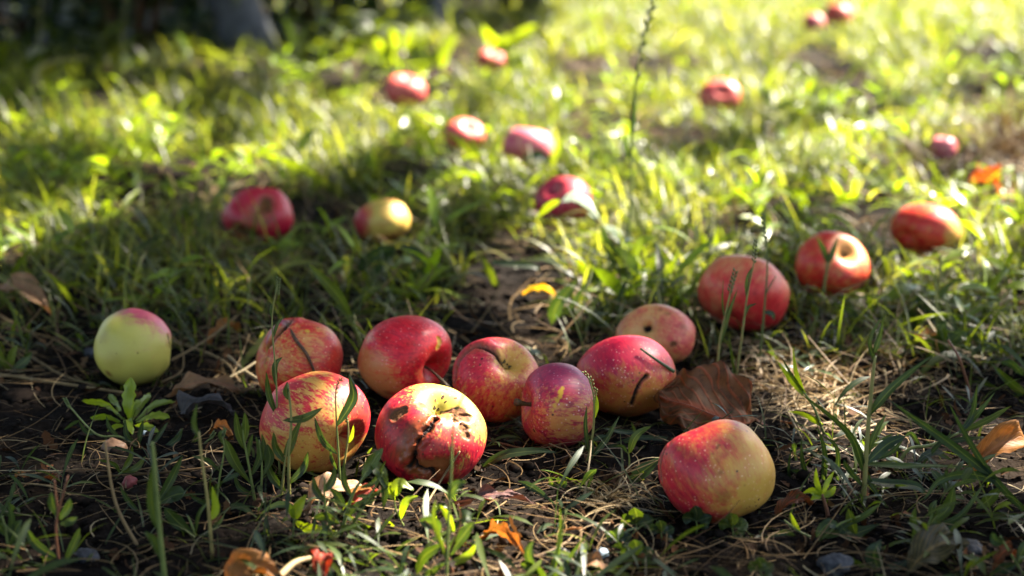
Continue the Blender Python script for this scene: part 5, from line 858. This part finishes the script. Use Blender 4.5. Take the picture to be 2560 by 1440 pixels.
# ------------------------------------------------------------------ trees and shrubs of the dark background
def back_tree(label, px, Yd, wid, lean):
    b = np.array([(px - 1280) / FPX * (Yd * math.cos(PITCH)), Yd, 0.0]); root = obj('tree', None, None, b, label, 'tree', 'grey trunks in the dark background')
    P = spline([[lean * -.1, 0, -.05], [lean * .5, 0, .5], [lean * 1.0, .05, 1.3], [lean * 1.6, .1, 2.2]], 14)
    tube_obj('trunk', P, wid * .62 * np.concatenate([[1.25, 1.1], np.linspace(1.0, .6, 12)]), None, M['bark'], root, n=14)
    for k in range(4):
        e = P[-1] + np.array([math.cos(k * 1.7) * .7, math.sin(k * 1.7) * .6, .6]); tube_obj('limb', spline([P[-2], (P[-1] + e) / 2 + [0, 0, .1], e], 7), wid * .25, .01, M['bark'], root, n=7)
    n = 2600; C0 = P[-1] + rng.normal(0, 1, (n, 3)) * np.array([.65, .6, .32]) + [0, 0, .6]; L = .08 + .05 * rng.random(n)
    V, F, r1, t1, C = ribbons(C0, rng.random(n) * 6.283, rng.normal(-.2, .5, n), rng.normal(-.3, .3, n), L, L * .6, rng.normal(0, .5, n), 'leaf', 3, rng.random(n), 0, 0)
    obj('crown', mesh('crown', V, F, M['crown'], True, {'rnd': r1, 'ts': t1}), root, kind='stuff')
back_tree('grey tree trunk at the upper left background', 605, 4.5, .12, -.30)
back_tree('thinner grey tree trunk left of the big yellow green leaf', 1075, 5.6, .10, -.42)
def shrub(label, px, Yd, wdt, hgt, n):
    b = np.array([(px - 1280) / FPX * Yd, Yd, 0.0]); root = obj('shrub', None, None, b, label, 'shrub', 'dark shrubs behind the grass')
    for k in range(6):
        e = np.array([math.cos(k * 1.05) * wdt * .5, math.sin(k * 1.05) * .25, hgt * .8]); tube_obj('stem', spline([[e[0] * .1, e[1] * .1, 0], e * .5 + [0, 0, .08], e], 7), .014, .004, M['twig'], root)
    D = nrm(rng.normal(0, 1, (n, 3))) * (rng.random((n, 1)) ** .4); C0 = D * np.array([wdt * .6, .35, hgt * .55]) + [0, 0, hgt * .55]; C0[:, 2] = np.maximum(C0[:, 2], .02)
    L = .05 + .05 * rng.random(n)
    V, F, r1, t1, C = ribbons(C0, rng.random(n) * 6.283, rng.normal(0, .6, n), rng.normal(-.4, .3, n), L, L * .5, rng.normal(0, .6, n), 'leaf', 3, rng.random(n) * .3, 0, 0)
    obj('foliage', mesh('foliage', V, F, M['leaf'], True, {'rnd': r1, 'ts': t1}), root, kind='stuff')
shrub('dark shrub at the upper left corner', 40, 4.7, 1.3, 1.3, 4200)
shrub('dark shrub left of the larger grey trunk', 330, 4.5, 1.1, 1.4, 4200)
shrub('dark shrub between the two grey trunks', 810, 5.2, 1.2, 1.5, 4200)
shrub('dark shrub right of the thinner grey trunk', 1290, 6.2, .9, 1.4, 3600)
# ------------------------------------------------------------------ the apple tree whose crown shades the place
def shade_tree():
    n = 210000
    g = np.stack([rng.random(n) * 7.0 - 3.4, 0.25 + rng.random(n) ** 1.0 * 8.5, np.zeros(n)], -1)
    px, py, dep = proj(g); inside = g[:, 1] > 0.45
    lit = np.where(inside, gsample(LIT, px, py), 0.1)
    sc = np.clip(0.05 + 0.026 * g[:, 1], 0.07, 0.25)
    nv = fbm(np.stack([g[:, 0] / sc, g[:, 1] / sc, np.zeros(n)], -1), 77, 2)
    uni = sstep(0.22, 0.78, nv)
    far = np.clip(g[:, 1] / 2.5, 1, 2.4)
    keep = (uni > lit * 1.3) & (rng.random(n) < 1.0 / far ** 1.6)
    hgt = 2.3 + 1.1 * rng.random(n)
    g0 = g + SUN * (hgt / SUN[2])[:, None]
    for (P, r) in SHADES:
        d = g - (P - SUN * (P[2] / SUN[2])); keep |= (np.hypot(d[:, 0], d[:, 1]) < r) & (rng.random(n) < 1.0 / far ** 1.2)
    for (P, r) in SPOTS:
        d = g - (P - SUN * (P[2] / SUN[2])); keep &= np.hypot(d[:, 0], d[:, 1]) > r + 0.028
    g0 = g0[keep]; far = far[keep]; n = len(g0)
    L = (0.048 + 0.024 * rng.random(n)) * far ** 0.7; rn = rng.random(n)
    V, F, r_, t_, C = ribbons(g0, rng.random(n) * 6.283, rng.normal(-0.3, .5, n), rng.normal(-.3, .3, n), L, L * 0.62, rng.normal(0, .5, n), 'leaf', 3, rn, 0, 0)
    base = np.array([3.4, 5.2, 0.0])
    root = obj('apple_tree', None, None, base, 'leafy apple tree whose crown shades the fallen apples', 'tree')
    tube_obj('trunk', spline([base + [0, 0, -0.05], base + [-.05, -.05, .8], base + [-.2, -.2, 1.7]], 10) - base, 0.17, 0.11, M['bark'], root, n=12)
    for dx, dy, dz in ((-1.6, -2.6, 1.3), (-2.4, -0.6, 1.1), (0.6, -2.4, 1.4), (-0.4, 1.8, 1.4), (1.4, 0.6, 1.2)):
        p = np.array([-.2, -.2, 1.65]); e = p + np.array([dx, dy, dz])
        tube_obj('limb', spline([p, p + (e - p) * .5 + [0, 0, .15], e], 10), 0.07, 0.012, M['bark'], root, n=8)
    obj('crown', mesh('crown', V - base, F, M['crown'], True, {'rnd': r_, 'ts': t_}), root, kind='stuff')
SPOTS = []; SHADES = [(AI[k]['c'], r) for k, r in (('A14', .16), ('A1', .12), ('A13', .09), ('A3', .05), ('A7', .04), ('A8', .06), ('A10', .09), ('A9', .05))] + [(np.array([-.9, 4.5, z_]), .22) for z_ in (.15, .4, .7)] + [(np.array([-.35, 5.6, z_]), .22) for z_ in (.15, .4)]
def spot(px, py, r, k=None, Y=None):
    if k: P = atY(px, py, AI[k]['c'][1] - AI[k]['rx'] * 0.3)
    elif Y: P = atY(px, py, Y)
    else: P = gp(px, py)
    SPOTS.append((P, r))
spot(805, 955, 0.030, 'A5'); spot(850, 985, 0.022, 'A5'); spot(1085, 985, 0.034, 'A6'); spot(1150, 1010, 0.028, 'A6'); spot(985, 540, 0.05, 'A15')
spot(2140, 625, 0.03, 'A11'); spot(2380, 560, 0.04, 'A12'); spot(860, 1250, 0.035); spot(1010, 1330, 0.05); spot(1250, 1340, 0.05); spot(1300, 1420, 0.05); spot(760, 1310, 0.03)
spot(1480, 1010, 0.02, None, 1.13); spot(1985, 930, 0.03, None, 1.2); spot(2060, 1240, 0.022); spot(600, 955, 0.025); spot(1345, 745, 0.04); spot(1020, 205, .12, 'A19'); spot(1820, 230, .12, 'A21'); spot(1330, 345, .1, 'A17'); spot(1170, 320, .1, 'A18')
spot(2475, 480, 0.06, None, gp(2530, 512)[1]); spot(1450, 510, 0.07, None, gp(1545, 655)[1]); spot(1530, 590, 0.07)
shade_tree()
def sky_blocking_tree(label, x, y, rad, n):  # unseen trees, added to cut sky light and deepen the shade
    b = np.array([x, y, 0.0]); root = obj('sky_blocking_tree', None, None, b, label, 'tree', 'added trees outside the frame that block sky light')
    P = spline([[0, 0, -.05], [.05, .02, .8], [-.05, .1, 1.8]], 10)
    tube_obj('trunk', P, .16, .11, M['bark'], root, n=12)
    for k in range(5):
        e = np.array([math.cos(k * 1.26) * rad * .7, math.sin(k * 1.26) * rad * .7, 2.9]); tube_obj('limb', spline([P[-1], (P[-1] + e) / 2 + [0, 0, .12], e], 8), .06, .012, M['bark'], root, n=7)
    D = nrm(rng.normal(0, 1, (n, 3))) * rng.random((n, 1)) ** .45; C0 = D * np.array([rad, rad, 1.15]) + [0, 0, 2.9]; L = .10 + .07 * rng.random(n)
    V, F, r1, t1, C = ribbons(C0, rng.random(n) * 6.283, rng.normal(-.3, .5, n), rng.normal(-.3, .3, n), L, L * .65, rng.normal(0, .5, n), 'leaf', 3, rng.random(n), 0, 0)
    obj('crown', mesh('crown', V, F, M['crown'], True, {'rnd': r1, 'ts': t1}), root, kind='stuff')
sky_blocking_tree('tree added left of the view to block sky light', -3.4, 0.6, 2.5, 9000)
sky_blocking_tree('tree added behind the camera to block sky light', 0.6, -2.6, 2.3, 8000)
sky_blocking_tree('tree added far left of the apples to block sky light', -4.6, 5.0, 2.4, 8000)
